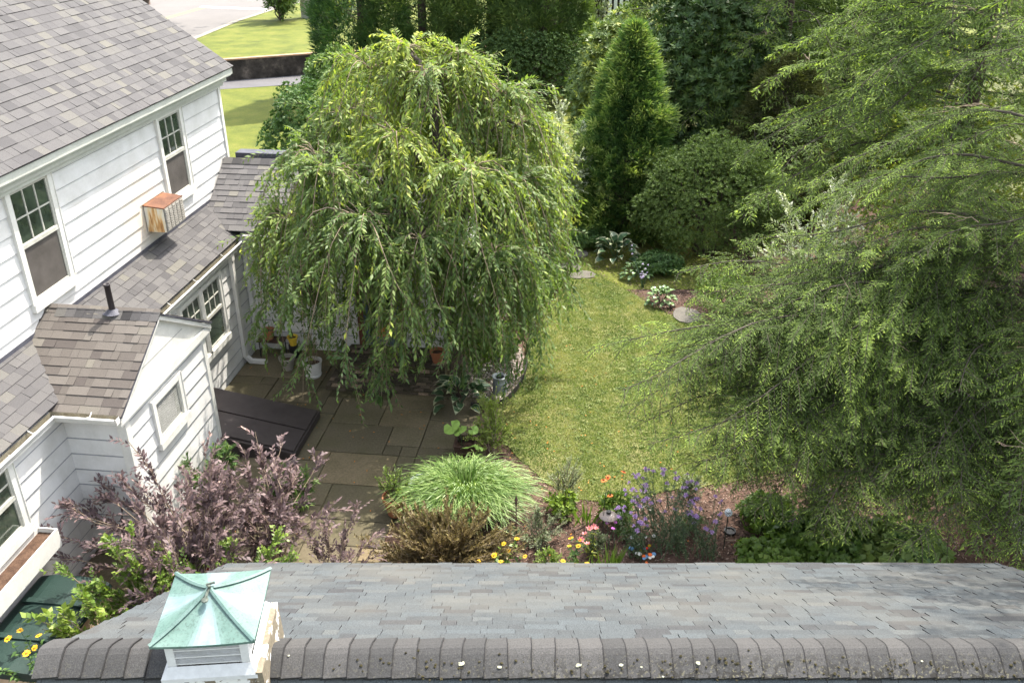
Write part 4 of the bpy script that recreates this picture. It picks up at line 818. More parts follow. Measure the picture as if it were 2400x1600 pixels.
# ------------------------------------------------------------------ vegetation helpers
def tubesobj(name, P0, P1, r0, r1, mat, parent=None, loc=(0, 0, 0), seg=4):
    P0, P1 = np.asarray(P0, float), np.asarray(P1, float); n = len(P0)
    r0 = np.broadcast_to(r0, (n,)); r1 = np.broadcast_to(r1, (n,))
    d = nrm(P1 - P0); a = nrm(np.cross(d, np.where(np.abs(d[:, 2:3]) < .9, [[0, 0, 1.]], [[1., 0, 0]]))); c = np.cross(d, a)
    V = np.empty((n, 2 * seg, 3))
    for k in range(seg):
        w_ = a * math.cos(2 * math.pi * k / seg) + c * math.sin(2 * math.pi * k / seg)
        V[:, k] = P0 + w_ * r0[:, None]; V[:, seg + k] = P1 + w_ * r1[:, None]
    F = np.array([(k, (k + 1) % seg, seg + (k + 1) % seg, seg + k) for k in range(seg)])
    idx = (np.arange(n)[:, None, None] * 2 * seg + F[None]).reshape(-1)
    me = bpy.data.meshes.new(name); me.vertices.add(2 * seg * n); me.vertices.foreach_set('co', V.astype(np.float32).ravel())
    me.loops.add(len(idx)); me.loops.foreach_set('vertex_index', idx.astype(np.int32)); me.polygons.add(n * seg)
    me.polygons.foreach_set('loop_start', np.arange(0, len(idx), 4, dtype=np.int32)); me.materials.append(M[mat]); me.update(calc_edges=True)
    return link(bpy.data.objects.new(name, me), parent, loc)
def polyseg(paths, radii):
    """paths: list of (k,3) arrays -> segment arrays"""
    A_, B_, r0, r1 = [], [], [], []
    for p, r in zip(paths, radii):
        A_.append(p[:-1]); B_.append(p[1:]); rr = np.linspace(r[0], r[1], len(p)); r0.append(rr[:-1]); r1.append(rr[1:])
    return np.concatenate(A_), np.concatenate(B_), np.concatenate(r0), np.concatenate(r1)
def curve_path(p0, p1, sag=0., n=6, jit=.0, up=0.):
    t = np.linspace(0, 1, n)[:, None]; p0, p1 = np.asarray(p0, float), np.asarray(p1, float)
    p = p0 + (p1 - p0) * t; p[:, 2] += (up * np.sin(np.pi * t) - sag * t * t)[:, 0] ; p[1:-1] += rng.normal(0, jit, (n - 2, 3)) if n > 2 and jit else 0
    return p
def along(paths, k, lo=.2):
    """k random points on random paths with tangents"""
    sel = rng.integers(0, len(paths), k); n = paths[0].shape[0]; arr = np.stack(paths); t = rng.uniform(lo, 1, k) * (n - 1) * .9999
    i = t.astype(int); f = (t - i)[:, None]; a, c = arr[sel, i], arr[sel, i + 1]
    return a + (c - a) * f, nrm(c - a), t / (n - 1), sel
def twigs_leaves(P, D, Ln, per, L, W, tone, name, mat, root, angle=.9, droop=.3, tonejit=.12, barkmat='twig', rad=.003, drawtwig=True, up=.0, tip=.25):
    """leaves set alternately along twigs starting at P with direction D and length Ln"""
    n = len(P); k = np.arange(per); f = (k + .6) / per
    D = nrm(D); Ln = np.broadcast_to(Ln, (n,))
    pos = P[:, None] + D[:, None] * (Ln[:, None] * f)[..., None]; pos[..., 2] -= (Ln[:, None] * f ** 2) * droop
    Dt = D[:, None] - np.stack([np.zeros(per), np.zeros(per), 2 * f * droop], 1)[None]
    Dt = nrm(Dt); rnd = rng.normal(0, 1, (n, per, 3)); side = nrm(np.cross(Dt, rnd)); 
    base = nrm(np.cross(Dt, np.broadcast_to(rng.normal(0, 1, (n, 1, 3)), Dt.shape))); sg = np.where(k % 2 == 0, 1, -1)[None, :, None]
    side = nrm(base * sg + .45 * side); ld = nrm(Dt + side * angle); ld[..., 2] += up; ld = nrm(ld)
    N = nrm(np.cross(ld, np.cross([0, 0, 1.], ld)) + .5 * rnd * .6)
    tn = np.broadcast_to(tone, (n,))[:, None] + rng.normal(0, tonejit, (n, per)) + tip * (f[None] > .8)
    Lr = L * rng.uniform(.7, 1.15, (n, per)); o = leafobj(name, pos.reshape(-1, 3), ld.reshape(-1, 3), N.reshape(-1, 3), Lr.ravel(), (Lr * W / L).ravel(), tn.ravel(), mat, root)
    if drawtwig:
        e = P + D * Ln[:, None]; e[:, 2] -= Ln * droop; m = P + D * Ln[:, None] * .5; m[:, 2] -= Ln * droop * .25
        tubesobj('twigs', np.concatenate([P, m]), np.concatenate([m, e]), rad, rad * .6, barkmat, root, seg=3)
    return o
def ellip(n, rad, lo=.6, hi=1.0, zmin=-.2, lump=.18, ph=0):
    d = rand_dir(n, zmin, 1); r = rng.uniform(lo ** 2, hi ** 2, n) ** .5 * (1 + lump * sno(d * 2.2, 1.6, ph)); return d * r[:, None] * np.array(rad), d
def shrub(name, label, cat, base, rad, h, nst, ntw, per, L, W, mat, bark='bark', zc=.55, lo=.4, twl=.3, droop=.25, tone=.5, loose=0., group=None, ph=0, tip=.25, stemr=.014, angle=.9, zmin=-.3, off=(0, 0)):
    root = thing(name, label, cat, base, 0, group)
    E_, d = ellip(nst, (rad[0], rad[1], h * (1 - zc)), lo + .25, 1.0 + loose, zmin, .2, ph); E_[:, 2] += h * zc; E_[:, :2] += np.array(off)
    E_[:, 2] = np.maximum(E_[:, 2], .12)
    paths = []
    for e in E_:
        b0 = np.array([rng.normal(0, .06), rng.normal(0, .06), 0]); c = curve_path(b0, e, 0, 6, .02 * h); c[:, :2] = b0[:2] + (c[:, :2] - b0[:2]) * (np.linspace(0, 1, 6)[:, None] ** .35); paths.append(c)
    s = polyseg(paths, [(stemr, .004)] * len(paths)); tubesobj('branches', *s, bark, root, seg=5)
    P, T, t, sel = along(paths, ntw, .3 if lo < .5 else .5); out = nrm(P - np.array([off[0] * .5, off[1] * .5, h * .3])); D = nrm(out * .7 + T * .6 + rng.normal(0, .5, P.shape) + [0, 0, .25])
    tn = tone + .16 * sno(P, 2.5, ph) + .12 * (P[:, 2] / h - .5)
    twigs_leaves(P, D, rng.uniform(.5, 1.2, ntw) * twl, per, L, W, tn, 'foliage', mat, root, angle, droop, .13, bark, .003, True, 0., tip)
    return root
def rosettes(root, P, axis, per, L, W, mat, tone, spread=.85, name='foliage', tonejit=.1):
    n = len(P); axis = nrm(axis); a = nrm(np.cross(axis, rng.normal(0, 1, axis.shape))); c = np.cross(axis, a)
    th = np.arange(per) * 2.4 + rng.uniform(0, 6, (n, 1)); sp = spread * rng.uniform(.6, 1.15, (n, per))
    rad = a[:, None] * np.cos(th)[..., None] + c[:, None] * np.sin(th)[..., None]
    D = nrm(axis[:, None] * np.cos(sp)[..., None] + rad * np.sin(sp)[..., None]); N = nrm(axis[:, None] * np.sin(sp)[..., None] - rad * np.cos(sp)[..., None] + rng.normal(0, .15, D.shape))
    Pp = np.repeat(P[:, None], per, 1) + D * .01; Lr = L * rng.uniform(.7, 1.15, (n, per))
    tn = np.broadcast_to(tone, (n,))[:, None] + rng.normal(0, tonejit, (n, per))
    return leafobj(name, Pp.reshape(-1, 3), D.reshape(-1, 3), N.reshape(-1, 3), Lr.ravel(), (Lr * W / L).ravel(), tn.ravel(), mat, root, droop=.05)
def bushy(name, label, cat, base, rad, h, nros, per, L, W, mat, bark='bark', tone=.5, ph=0, lo=.72, lump=.16, zc=.5, spread=.9, group=None, stems=14, zmin=-.75):
    root = thing(name, label, cat, base, 0, group)
    P, d = ellip(nros, (rad[0], rad[1], h * (1 - zc)), lo, 1.02, zmin, lump, ph); P[:, 2] += h * zc; k = P[:, 2] > .05; P, d = P[k], d[k]
    ax = nrm(d * [1 / rad[0], 1 / rad[1], 1 / (h * .5)] + [0, 0, .5] + rng.normal(0, .25, d.shape))
    lay = np.linalg.norm(P - [0, 0, h * zc], axis=1)
    rosettes(root, P, ax, per, L, W, mat, tone + .15 * sno(P, 1.9 / max(rad), ph) + .15 * sno(P, 5, ph + 1), spread)
    paths = [curve_path([rng.normal(0, .1), rng.normal(0, .1), 0], P[rng.integers(len(P))] * [.85, .85, .9], 0, 5, .03 * h) for _ in range(stems)]
    tubesobj('branches', *polyseg(paths, [(.03 * h / 2, .008)] * stems), bark, root, seg=5)
    return root
def fan_tree(name, label, cat, base, h, prof, n, fan, strokes, L, W, mat, tone=.5, ph=0, trunk=.09, group=None, upk=.6, inner=.72, clump=3.0, zlo=.02, flat=0., droop=0., el=1.0, lumpk=1.0, fine=0.):
    """conifer of many small flat fans; prof(z/h) gives the radius"""
    root = thing(name, label, cat, base, 0, group)
    z = zlo + (1 - zlo) * rng.uniform(0, 1, n) ** 1.15; a = rng.uniform(0, 2 * np.pi, n); rr = np.array([prof(q) for q in z])
    dirs = np.stack([np.cos(a), np.sin(a), np.zeros(n)], 1); Q = np.concatenate([dirs[:, :2] * 2, (z * h)[:, None]], 1)
    lum = 1 + lumpk * (.16 * sno(Q, clump / 2, ph) + .12 * sno(Q, clump * 1.4, ph + 2)); lum = lum + fine * np.sign(sno(Q, clump * 3, ph + 5)) * np.abs(sno(Q, clump * 3, ph + 5)) ** .5; r = rr * lum * rng.uniform(inner, 1.0, n) ** .6 * np.where(rng.uniform(0, 1, n) < .07, rng.uniform(1.0, 1.16, n), 1)
    P = np.stack([np.cos(a) * r, np.sin(a) * r * el, z * h], 1); axis = nrm(dirs * (1 - upk * .5) + [0, 0, upk] + rng.normal(0, .22, (n, 3)))
    nn = nrm(dirs * .6 + rng.normal(0, .5, (n, 3)) + [0, 0, flat]); sd = nrm(np.cross(axis, nn)); N = nrm(np.cross(sd, axis))
    th = np.linspace(-.95, .95, strokes)[None]; sp = (th + rng.normal(0, .1, (n, strokes)))
    D = nrm(axis[:, None] * np.cos(sp)[..., None] + sd[:, None] * np.sin(sp)[..., None])
    Ls = fan * (1 - .35 * np.abs(th)) * rng.uniform(.7, 1.15, (n, strokes)); base_ = P[:, None] + D * (Ls * 0)[..., None]
    per = 2; Pb = np.concatenate([base_, base_ + D * (Ls * .5)[..., None]], 1); Db = np.concatenate([D, nrm(D + .25 * rng.normal(0, 1, D.shape))], 1)
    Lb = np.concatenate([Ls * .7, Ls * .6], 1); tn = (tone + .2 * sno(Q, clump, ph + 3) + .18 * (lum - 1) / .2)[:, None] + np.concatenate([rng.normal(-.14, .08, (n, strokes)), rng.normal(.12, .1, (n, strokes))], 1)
    leafobj('foliage', Pb.reshape(-1, 3), Db.reshape(-1, 3), np.repeat(N[:, None], Pb.shape[1], 1).reshape(-1, 3), Lb.ravel(), (Lb * W / L).ravel(), tn.ravel(), mat, root, droop=droop, tri=True)
    b = MB(); b.tube([(0, 0, 0), (.03, 0, h * .45), (0, .02, h * .95)], [trunk, trunk * .6, .01], 8); b.build('trunk', 'bark', root)
    m = 90; zz = rng.uniform(.1, .9, m); aa = rng.uniform(0, 6.28, m); r2 = np.array([prof(q) for q in zz]) * .85
    tubesobj('branches', np.stack([zz * 0, zz * 0, zz * h - .1 * r2], 1), np.stack([np.cos(aa) * r2, np.sin(aa) * r2 * el, zz * h + .25 * r2], 1), .02, .006, 'bark', root)
    return root

# ------------------------------------------------------------------ far planting
def cone(zb=.12, top=.02, mid=.35): return lambda q: (top + (1 - top) * (1 - q) ** .62) * (min(1, (q + zb) / (mid)) ** .5 if q < mid else 1)
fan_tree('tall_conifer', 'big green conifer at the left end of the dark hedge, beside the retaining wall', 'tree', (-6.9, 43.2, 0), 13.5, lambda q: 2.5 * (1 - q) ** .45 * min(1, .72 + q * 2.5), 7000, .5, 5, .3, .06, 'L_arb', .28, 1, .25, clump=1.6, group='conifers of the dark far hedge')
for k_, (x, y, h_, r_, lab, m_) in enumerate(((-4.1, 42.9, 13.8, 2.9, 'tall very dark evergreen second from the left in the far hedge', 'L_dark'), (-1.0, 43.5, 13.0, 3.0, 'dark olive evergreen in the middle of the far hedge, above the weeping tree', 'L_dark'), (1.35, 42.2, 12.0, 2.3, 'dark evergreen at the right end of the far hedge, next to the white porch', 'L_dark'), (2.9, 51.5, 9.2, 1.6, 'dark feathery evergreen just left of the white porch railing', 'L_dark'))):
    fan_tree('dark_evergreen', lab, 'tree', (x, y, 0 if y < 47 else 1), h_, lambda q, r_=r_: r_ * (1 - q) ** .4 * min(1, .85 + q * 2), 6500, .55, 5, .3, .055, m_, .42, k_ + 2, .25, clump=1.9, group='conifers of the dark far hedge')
bushy('clipped_hedge', 'dark shaded clipped hedge under the far evergreens', 'hedge', (.4, 39.4, 0), (3.2, 1.0), 3.2, 2600, 6, .12, .05, 'L_dark', tone=.2, ph=3)
bushy('leafy_shrub', 'rounded green shrub growing behind the wing roof, left of the weeping tree', 'shrub', (-5.9, 25.6, 0), (1.15, 1.2), 3.85, 3600, 7, .095, .05, 'L_green', tone=.42, ph=1.2, lump=.25, spread=1.0)
bushy('low_shrub', 'paler green shrub between the driveway and the tall conifer', 'shrub', (-6.9, 35.5, 0), (1.3, 1.2), 3.1, 2500, 7, .12, .06, 'L_green', tone=.62, ph=2.2, lump=.25)
shrub('street_bush', 'small round flowering bush standing on the far lawn by the road', 'shrub', (-14.4, 59.0, 1), (2.0, 2.0), 3.9, 26, 900, 9, .2, .1, 'L_green', tone=.6, twl=.55, stemr=.05, lo=.3)
b = MB(); b.lathe([(.5, 0), (.5, 1.3), (.44, 1.38), (.001, 1.4)], (0, 0, 0), 14); o = b.build('utility_box', 'util', None, (-12.95, 60.3, 1.0)); meta(o, 'grey cylindrical utility housing on the grass beside the small far bush', 'utility box')
bushy('creeping_shrub', 'low yellow-green plant at the foot of the grey utility housing', 'shrub', (-11.4, 60.4, 1), (1.3, .9), 1.3, 600, 7, .2, .1, 'L_yellow', tone=.3)
mt = thing('street_tree', 'thick dark leaning trunk of a street tree at the top edge, by the road', 'tree', (-22.4, 56.5, 1)); b = MB(); b.tube([(0, 0, -.1), (.25, 0, 1.4), (.85, 0, 2.6), (1.1, 0, 4.4), (1.6, 0, 7)], [.75, .55, .5, .46, .4], 12); b.tube([(.75, 0, 2.5), (1.5, .1, 3.7), (2.6, .1, 5.0)], [.25, .2, .12], 8); b.tube([(.9, 0, 2.4), (1.7, 0, 3.3), (2.6, -.1, 3.5), (3.4, -.1, 3.1)], [.1, .06, .04, .02], 6); b.build('trunk', 'bark', mt, smooth=True)
P = np.stack([rng.uniform(1.9, 4.0, 60), rng.uniform(-.6, .4, 60), rng.uniform(2.6, 4.1, 60)], 1); rosettes(mt, P, rng.normal(0, 1, (60, 3)) + [0, 0, .5], 6, .34, .16, 'L_green', .45, 1.3)
P = np.stack([rng.normal(.5, 3, 900), rng.normal(0, 3, 900), rng.uniform(8.0, 12, 900)], 1); rosettes(mt, P, rng.normal(0, 1, (900, 3)) + [0, 0, .5], 6, .34, .18, 'L_green', .45, 1.3, 'crown')
b = MB(); b.tube([(0, 0, 0), (-.35, 0, 5)], .18, 8); o = b.build('utility_pole', 'pole', None, (-25.6, 66.9, 1)); meta(o, 'thin brown pole rising beside the road behind the house ridge', 'pole')
for k_, (x, y, h_, r_, lab) in enumerate(((8.3, 47.0, 13, 2.6, 'shadowy evergreen backing the hemlocks, leftmost of three'), (12.8, 45.0, 14, 3.0, 'shadowy evergreen backing the hemlocks, middle of three'), (18.0, 46.5, 14, 3.4, 'shadowy evergreen backing the hemlocks, rightmost of three'), (11.5, 31.5, 12, 2.6, 'dark evergreen between the far and the right edge hemlocks'))):
    fan_tree('dark_evergreen', lab, 'tree', (x, y, 0), h_, lambda q, r_=r_: r_ * (1 - q) ** .4 * min(1, .85 + q * 2), 4500, .6, 5, .3, .055, 'L_dark', .5, k_ + 12, .25, clump=1.9, group='conifers behind the hemlocks')
# white porch beyond
pc = thing('white_porch', 'sunlit white porch railing and lattice skirt behind the dark hedge at the top edge', 'porch', (5.4, 57.0, 1.0))
b = MB(); b.box(-2.4, 2.4, 0, 3, 1.55, 1.75); b.build('deck_floor', 'porch', pc)
for z, n_ in ((1.72, 'rail_bottom'), (2.7, 'handrail')): b = MB(); b.box(-2.4, 2.4, -.05, .05, z, z + .1); b.build('rail', 'porch', pc)
for i in range(26): b = MB(); x = -2.3 + i * .184; b.box(x, x + .06, -.03, .03, 1.82, 2.7); b.build('baluster', 'porch', pc)
for i in range(14): b = MB(); x = -2.35 + i * .34; b.box(x, x + .2, -.03, .0, 0, 1.5); b.build('skirt_board', 'porch', pc)
b = MB(); b.box(-2.4, 2.4, .02, .06, 0, 1.5); b.build('skirt_shadow_gap', 'dark', pc)
for x in (-2.4, 0, 2.3): b = MB(); b.box(x, x + .14, -.07, .07, 0, 4.2); b.build('post', 'porch', pc)
b = MB(); b.box(-2.4, 2.4, 2.8, 3.0, 1.7, 6); b.build('house_wall', 'porch', pc)
bushy('flowering_tree', 'pale pink flowered small tree in front of the white porch', 'tree', (4.0, 47.5, 1), (1.0, .9), 5.0, 1300, 6, .12, .06, 'L_var', tone=.6, ph=5, zc=.62, zmin=-.9)
bushy('golden_shrub', 'low golden-yellow shrub seen in the gap right of the dark hedge', 'shrub', (4.6, 38.5, 0), (1.5, 1.1), 1.9, 1500, 7, .11, .05, 'L_yellow', tone=.5, ph=4)
# ------------------------------------------------------------------ mid planting
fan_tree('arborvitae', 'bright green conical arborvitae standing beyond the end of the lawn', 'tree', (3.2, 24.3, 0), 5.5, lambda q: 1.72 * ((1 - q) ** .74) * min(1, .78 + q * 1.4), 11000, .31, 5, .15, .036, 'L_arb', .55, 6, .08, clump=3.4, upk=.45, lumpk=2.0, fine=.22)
bushy('rhododendron', 'tall dark large-leaved rhododendron right behind the conical arborvitae', 'shrub', (5.9, 27.6, 0), (2.5, 1.9), 6.3, 4400, 9, .21, .062, 'L_rhodo', tone=.45, ph=7, lump=.16, spread=1.15, group='rhododendrons behind the arborvitae')
bushy('rhododendron', 'lighter yellow-tipped rhododendron left of and above the arborvitae', 'shrub', (3.4, 29.6, 0), (1.5, 1.4), 5.3, 2200, 9, .19, .06, 'L_rhodo', tone=.75, ph=8, lump=.18, spread=1.15, group='rhododendrons behind the arborvitae')
bushy('round_evergreen', 'broad rounded small-leaved evergreen shrub between the arborvitae and the hemlocks', 'shrub', (5.15, 22.2, 0), (1.95, 1.6), 3.15, 7500, 8, .082, .026, 'L_round', tone=.5, ph=9, lump=.14, spread=.8)
fan_tree('brown_yew', 'brownish green feathery yew between the rhododendron and the hemlocks', 'tree', (7.6, 25.2, 0), 4.6, lambda q: 1.9 * (1 - q) ** .5 * min(1, .6 + q * 2), 5500, .26, 5, .15, .03, 'L_brown', .42, 11, .1, clump=2.4, upk=.2)
shrub('variegated_shrub', 'pale variegated shrub behind the right shoulder of the weeping tree', 'shrub', (1.15, 23.6, 0), (1.15, 1.0), 4.1, 34, 1000, 13, .085, .04, 'L_var', tone=.55, twl=.42, lo=.3, ph=12, group='variegated shrubs')
shrub('variegated_shrub', 'pale variegated shrub half hidden among the hemlock branches, right of the round evergreen', 'shrub', (5.65, 15.6, 0), (1.0, .9), 3.95, 34, 1100, 13, .085, .04, 'L_var', tone=.6, twl=.42, lo=.3, ph=13, group='variegated shrubs')
bushy('yellow_shrub', 'airy yellow-green shrub at the far end of the lawn beside the weeping tree', 'shrub', (.55, 21.4, 0), (1.0, 1.1), 1.9, 2600, 6, .05, .025, 'L_yellow', tone=.45, ph=14, lo=.45, lump=.3)
bushy('yellow_shrub', 'yellow-green shrub glowing through the hemlock at the right edge', 'shrub', (10.2, 20.5, 0), (2.0, 2.5), 5.2, 3500, 6, .09, .05, 'L_yellow', tone=.35, ph=15, lo=.5, lump=.3)
bushy('cranesbill_clump', 'low green leafy mound left of the hostas at the end of the lawn', 'plant', (2.1, 22.9, 0), (.65, .5), .55, 1100, 5, .06, .05, 'L_green', tone=.5, ph=3, spread=1.2)
bushy('cranesbill_clump', 'dense low green mound between the striped hosta and the bark path', 'plant', (3.75, 21.1, 0), (.6, .5), .5, 1000, 5, .06, .045, 'L_green', tone=.48, ph=4, spread=1.2)
bushy('bright_shrub', 'small bright green loose shrub under the hemlock tips, right of the round hosta', 'shrub', (4.9, 18.4, 0), (.8, .8), 1.2, 1500, 5, .045, .022, 'L_lime', tone=.4, ph=4, lo=.4)
bushy('dark_understorey', 'dark shaded shrubs under the hemlocks at the back of the bed', 'shrub', (7.0, 16.6, 0), (1.6, 1.4), 1.5, 1500, 6, .09, .04, 'L_dark', tone=.5, ph=4, lo=.4)
# ------------------------------------------------------------------ hostas: each leaf a piece of its own
def hosta_leaf(L, W, margin, mats):
    b = MB(); nu, nv = 4, 6; g = []
    for i in range(nv + 1):
        t_ = i / nv; wv = W * (math.sin(math.pi * min(1, t_ * .93 + .07)) ** .75) * (1 - .35 * t_) ; z = L * (.35 * math.sin(t_ * 1.9) - .42 * t_ * t_)
        g.append([((-1, -.8, 0, .8, 1)[u_] * wv * .6, t_ * L, z + abs(u_ / nu * 2 - 1) * .12 * wv + .01 * (i % 2)) for u_ in range(nu + 1)])
    for i in range(nv):
        for u_ in range(nu): b.add([g[i][u_], g[i][u_ + 1], g[i + 1][u_ + 1], g[i + 1][u_]], [(0, 1, 2, 3)], 1 if (margin and (u_ in (0, nu - 1) or i == nv - 1)) else 0)
    return b.mesh('leaf', mats, True)
def squeeze(me, k):
    for v in me.vertices:
        if abs(v.co.x) > 0: pass
    return me
HL = {'edge': [hosta_leaf(l_, w_, True, ['L_hosta', 'L_cream']) for l_, w_ in ((.34, .22), (.28, .19), (.23, .15))], 'lime': [hosta_leaf(l_, w_, True, ['L_hostalt', 'L_hosta']) for l_, w_ in ((.19, .1), (.16, .085), (.13, .07))], 'plain': [hosta_leaf(l_, w_, True, ['L_hostalt', 'L_hosta']) for l_, w_ in ((.2, .11), (.17, .09))]}
def hosta(label, loc, kind, n, r, group='hostas round the lawn', name='hosta', h=.28):
    root = thing(name, label, 'plant', loc, 0, group)
    for k in range(n):
        f = (k + .5) / n; a_ = k * 2.4 + random.uniform(-.3, .3); rr = r * f ** .6 * .62; me = random.choice(HL[kind]); o = bpy.data.objects.new('leaf', me)
        link(o, root, (math.cos(a_) * rr, math.sin(a_) * rr, h * (1 - .75 * f) + .03)); s_ = random.uniform(.85, 1.2)
        o.rotation_euler = (.85 - 1.15 * f + random.uniform(-.15, .15), random.uniform(-.25, .25), a_ - math.pi / 2); o.scale = (s_, s_, s_)
    b = MB()
    for k in range(10): a_ = random.uniform(0, 6.3); b.tube([(0, 0, 0), (math.cos(a_) * r * .3, math.sin(a_) * r * .3, h * .8)], .006, 4)
    b.build('stems', 'L_hosta', root); return root
hosta('dark hosta with cream-edged leaves at the foot of the weeping tree trunk by the patio', (-.98, 14.62, 0), 'edge', 34, .6, h=.36)
hosta('large hosta with cream-edged leaves in the bed beyond the end of the lawn', (2.72, 21.75, 0), 'edge', 36, .7, h=.5)
hosta('low pale-centred hosta at the lawn edge, in front of the large striped hosta', (3.1, 20.75, 0), 'lime', 48, .5)
hosta('round yellow-and-green hosta alone at the right edge of the lawn beside the pale flagstone', (3.5, 19.15, 0), 'lime', 60, .45, h=.3)
# ------------------------------------------------------------------ weeping tree
wt = thing('weeping_cherry', 'large weeping cherry with long drooping leafy branches over the patio', 'tree', (-.98, 14.95, 0)); WB = np.array([-.98, 14.95, 0])
tr = [np.array(p) for p in ((0, 0, -.05), (-.08, .0, .9), (-.22, .05, 2.0), (-.2, .1, 3.0), (-.3, .3, 4.2), (-.35, .55, 5.2), (-.38, .6, 5.85))]
b = MB(); b.tube([tuple(p) for p in tr], [.16, .13, .12, .11, .09, .06, .035], 10); b.build('trunk', 'bark', wt, smooth=True)
HUB = [((-1.37, 15.5, 5.92), 1.0), ((-.9, 15.8, 6.25), .7), ((-1.83, 16.0, 6.3), .7), ((-2.5, 16.3, 5.9), 1.1), ((-.15, 16.0, 5.5), 1.1), ((.1, 16.2, 4.9), .9), ((-3.45, 15.6, 4.55), 1.1), ((-2.4, 13.7, 4.05), 1.25),
       ((-3.1, 16.7, 5.0), 1.1), ((-.7, 14.1, 4.7), 1.0), ((-1.2, 16.9, 5.8), 1.1), ((.1, 15.1, 4.2), .8), ((-3.9, 14.7, 3.7), .85), ((-1.5, 13.7, 3.7), .9), ((-3.0, 14.3, 4.6), 1.0), ((.0, 16.9, 4.5), .9), ((-.3, 13.9, 3.4), .7), ((-1.9, 14.6, 5.1), 1.0)]
mains = []; casc = []; crad = []; hublim = []
for hp, rr in HUB:
    hp = np.array(hp) - WB; k = min(range(len(tr)), key=lambda q: abs(tr[q][2] - (hp[2] - 1.0))); p = curve_path(tr[k], hp, 0, 7, .04, .35); mains.append(p)
    for j_ in range(15):
        a_ = j_ * 2.4 + rng.uniform(-.3, .3); rad_ = rr * rng.uniform(.55, 1.2); drop = min(hp[2] - rng.uniform(.95, 2.1), rng.uniform(1.2, 3.6)); t_ = np.linspace(0, 1, 10)
        rx = rad_ * (1 - (1 - t_) ** 2.0); up_ = rng.uniform(.12, .4) * rr; zz = hp[2] + up_ * np.sin(np.pi * np.minimum(1, t_ * 1.6)) * (t_ < .625) - drop * t_ ** 1.9
        aw = a_ + .25 * np.sin(t_ * 3 + j_); c = np.stack([hp[0] + np.cos(aw) * rx, hp[1] + np.sin(aw) * rx, zz], 1); casc.append(c); crad.append((.011, .003))
s = polyseg(mains, [(.06, .025)] * len(mains)); tubesobj('limbs', *s, 'bark_grey', wt, seg=7)
s = polyseg(casc, crad); tubesobj('weeping_branches', *s, 'twig', wt, seg=4)
nt_ = 5000; P, T, t, sel = along(casc, nt_, .04); D = nrm(T * .7 + rng.normal(0, .42, P.shape) + [0, 0, -.12]); D[:, :2] += .22 * nrm(P - [0, 0, 3])[:, :2]
Ln = rng.uniform(.25, .8, nt_); Ln = np.minimum(Ln, np.maximum(.12, P[:, 2] - 1.05))
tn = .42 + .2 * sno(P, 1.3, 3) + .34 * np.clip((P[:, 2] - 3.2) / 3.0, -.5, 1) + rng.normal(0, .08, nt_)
twigs_leaves(P, D, Ln, 17, .12, .043, tn, 'foliage', 'L_cherry', wt, 1.0, .35, .12, 'twig', .003, True, -.3, .12)
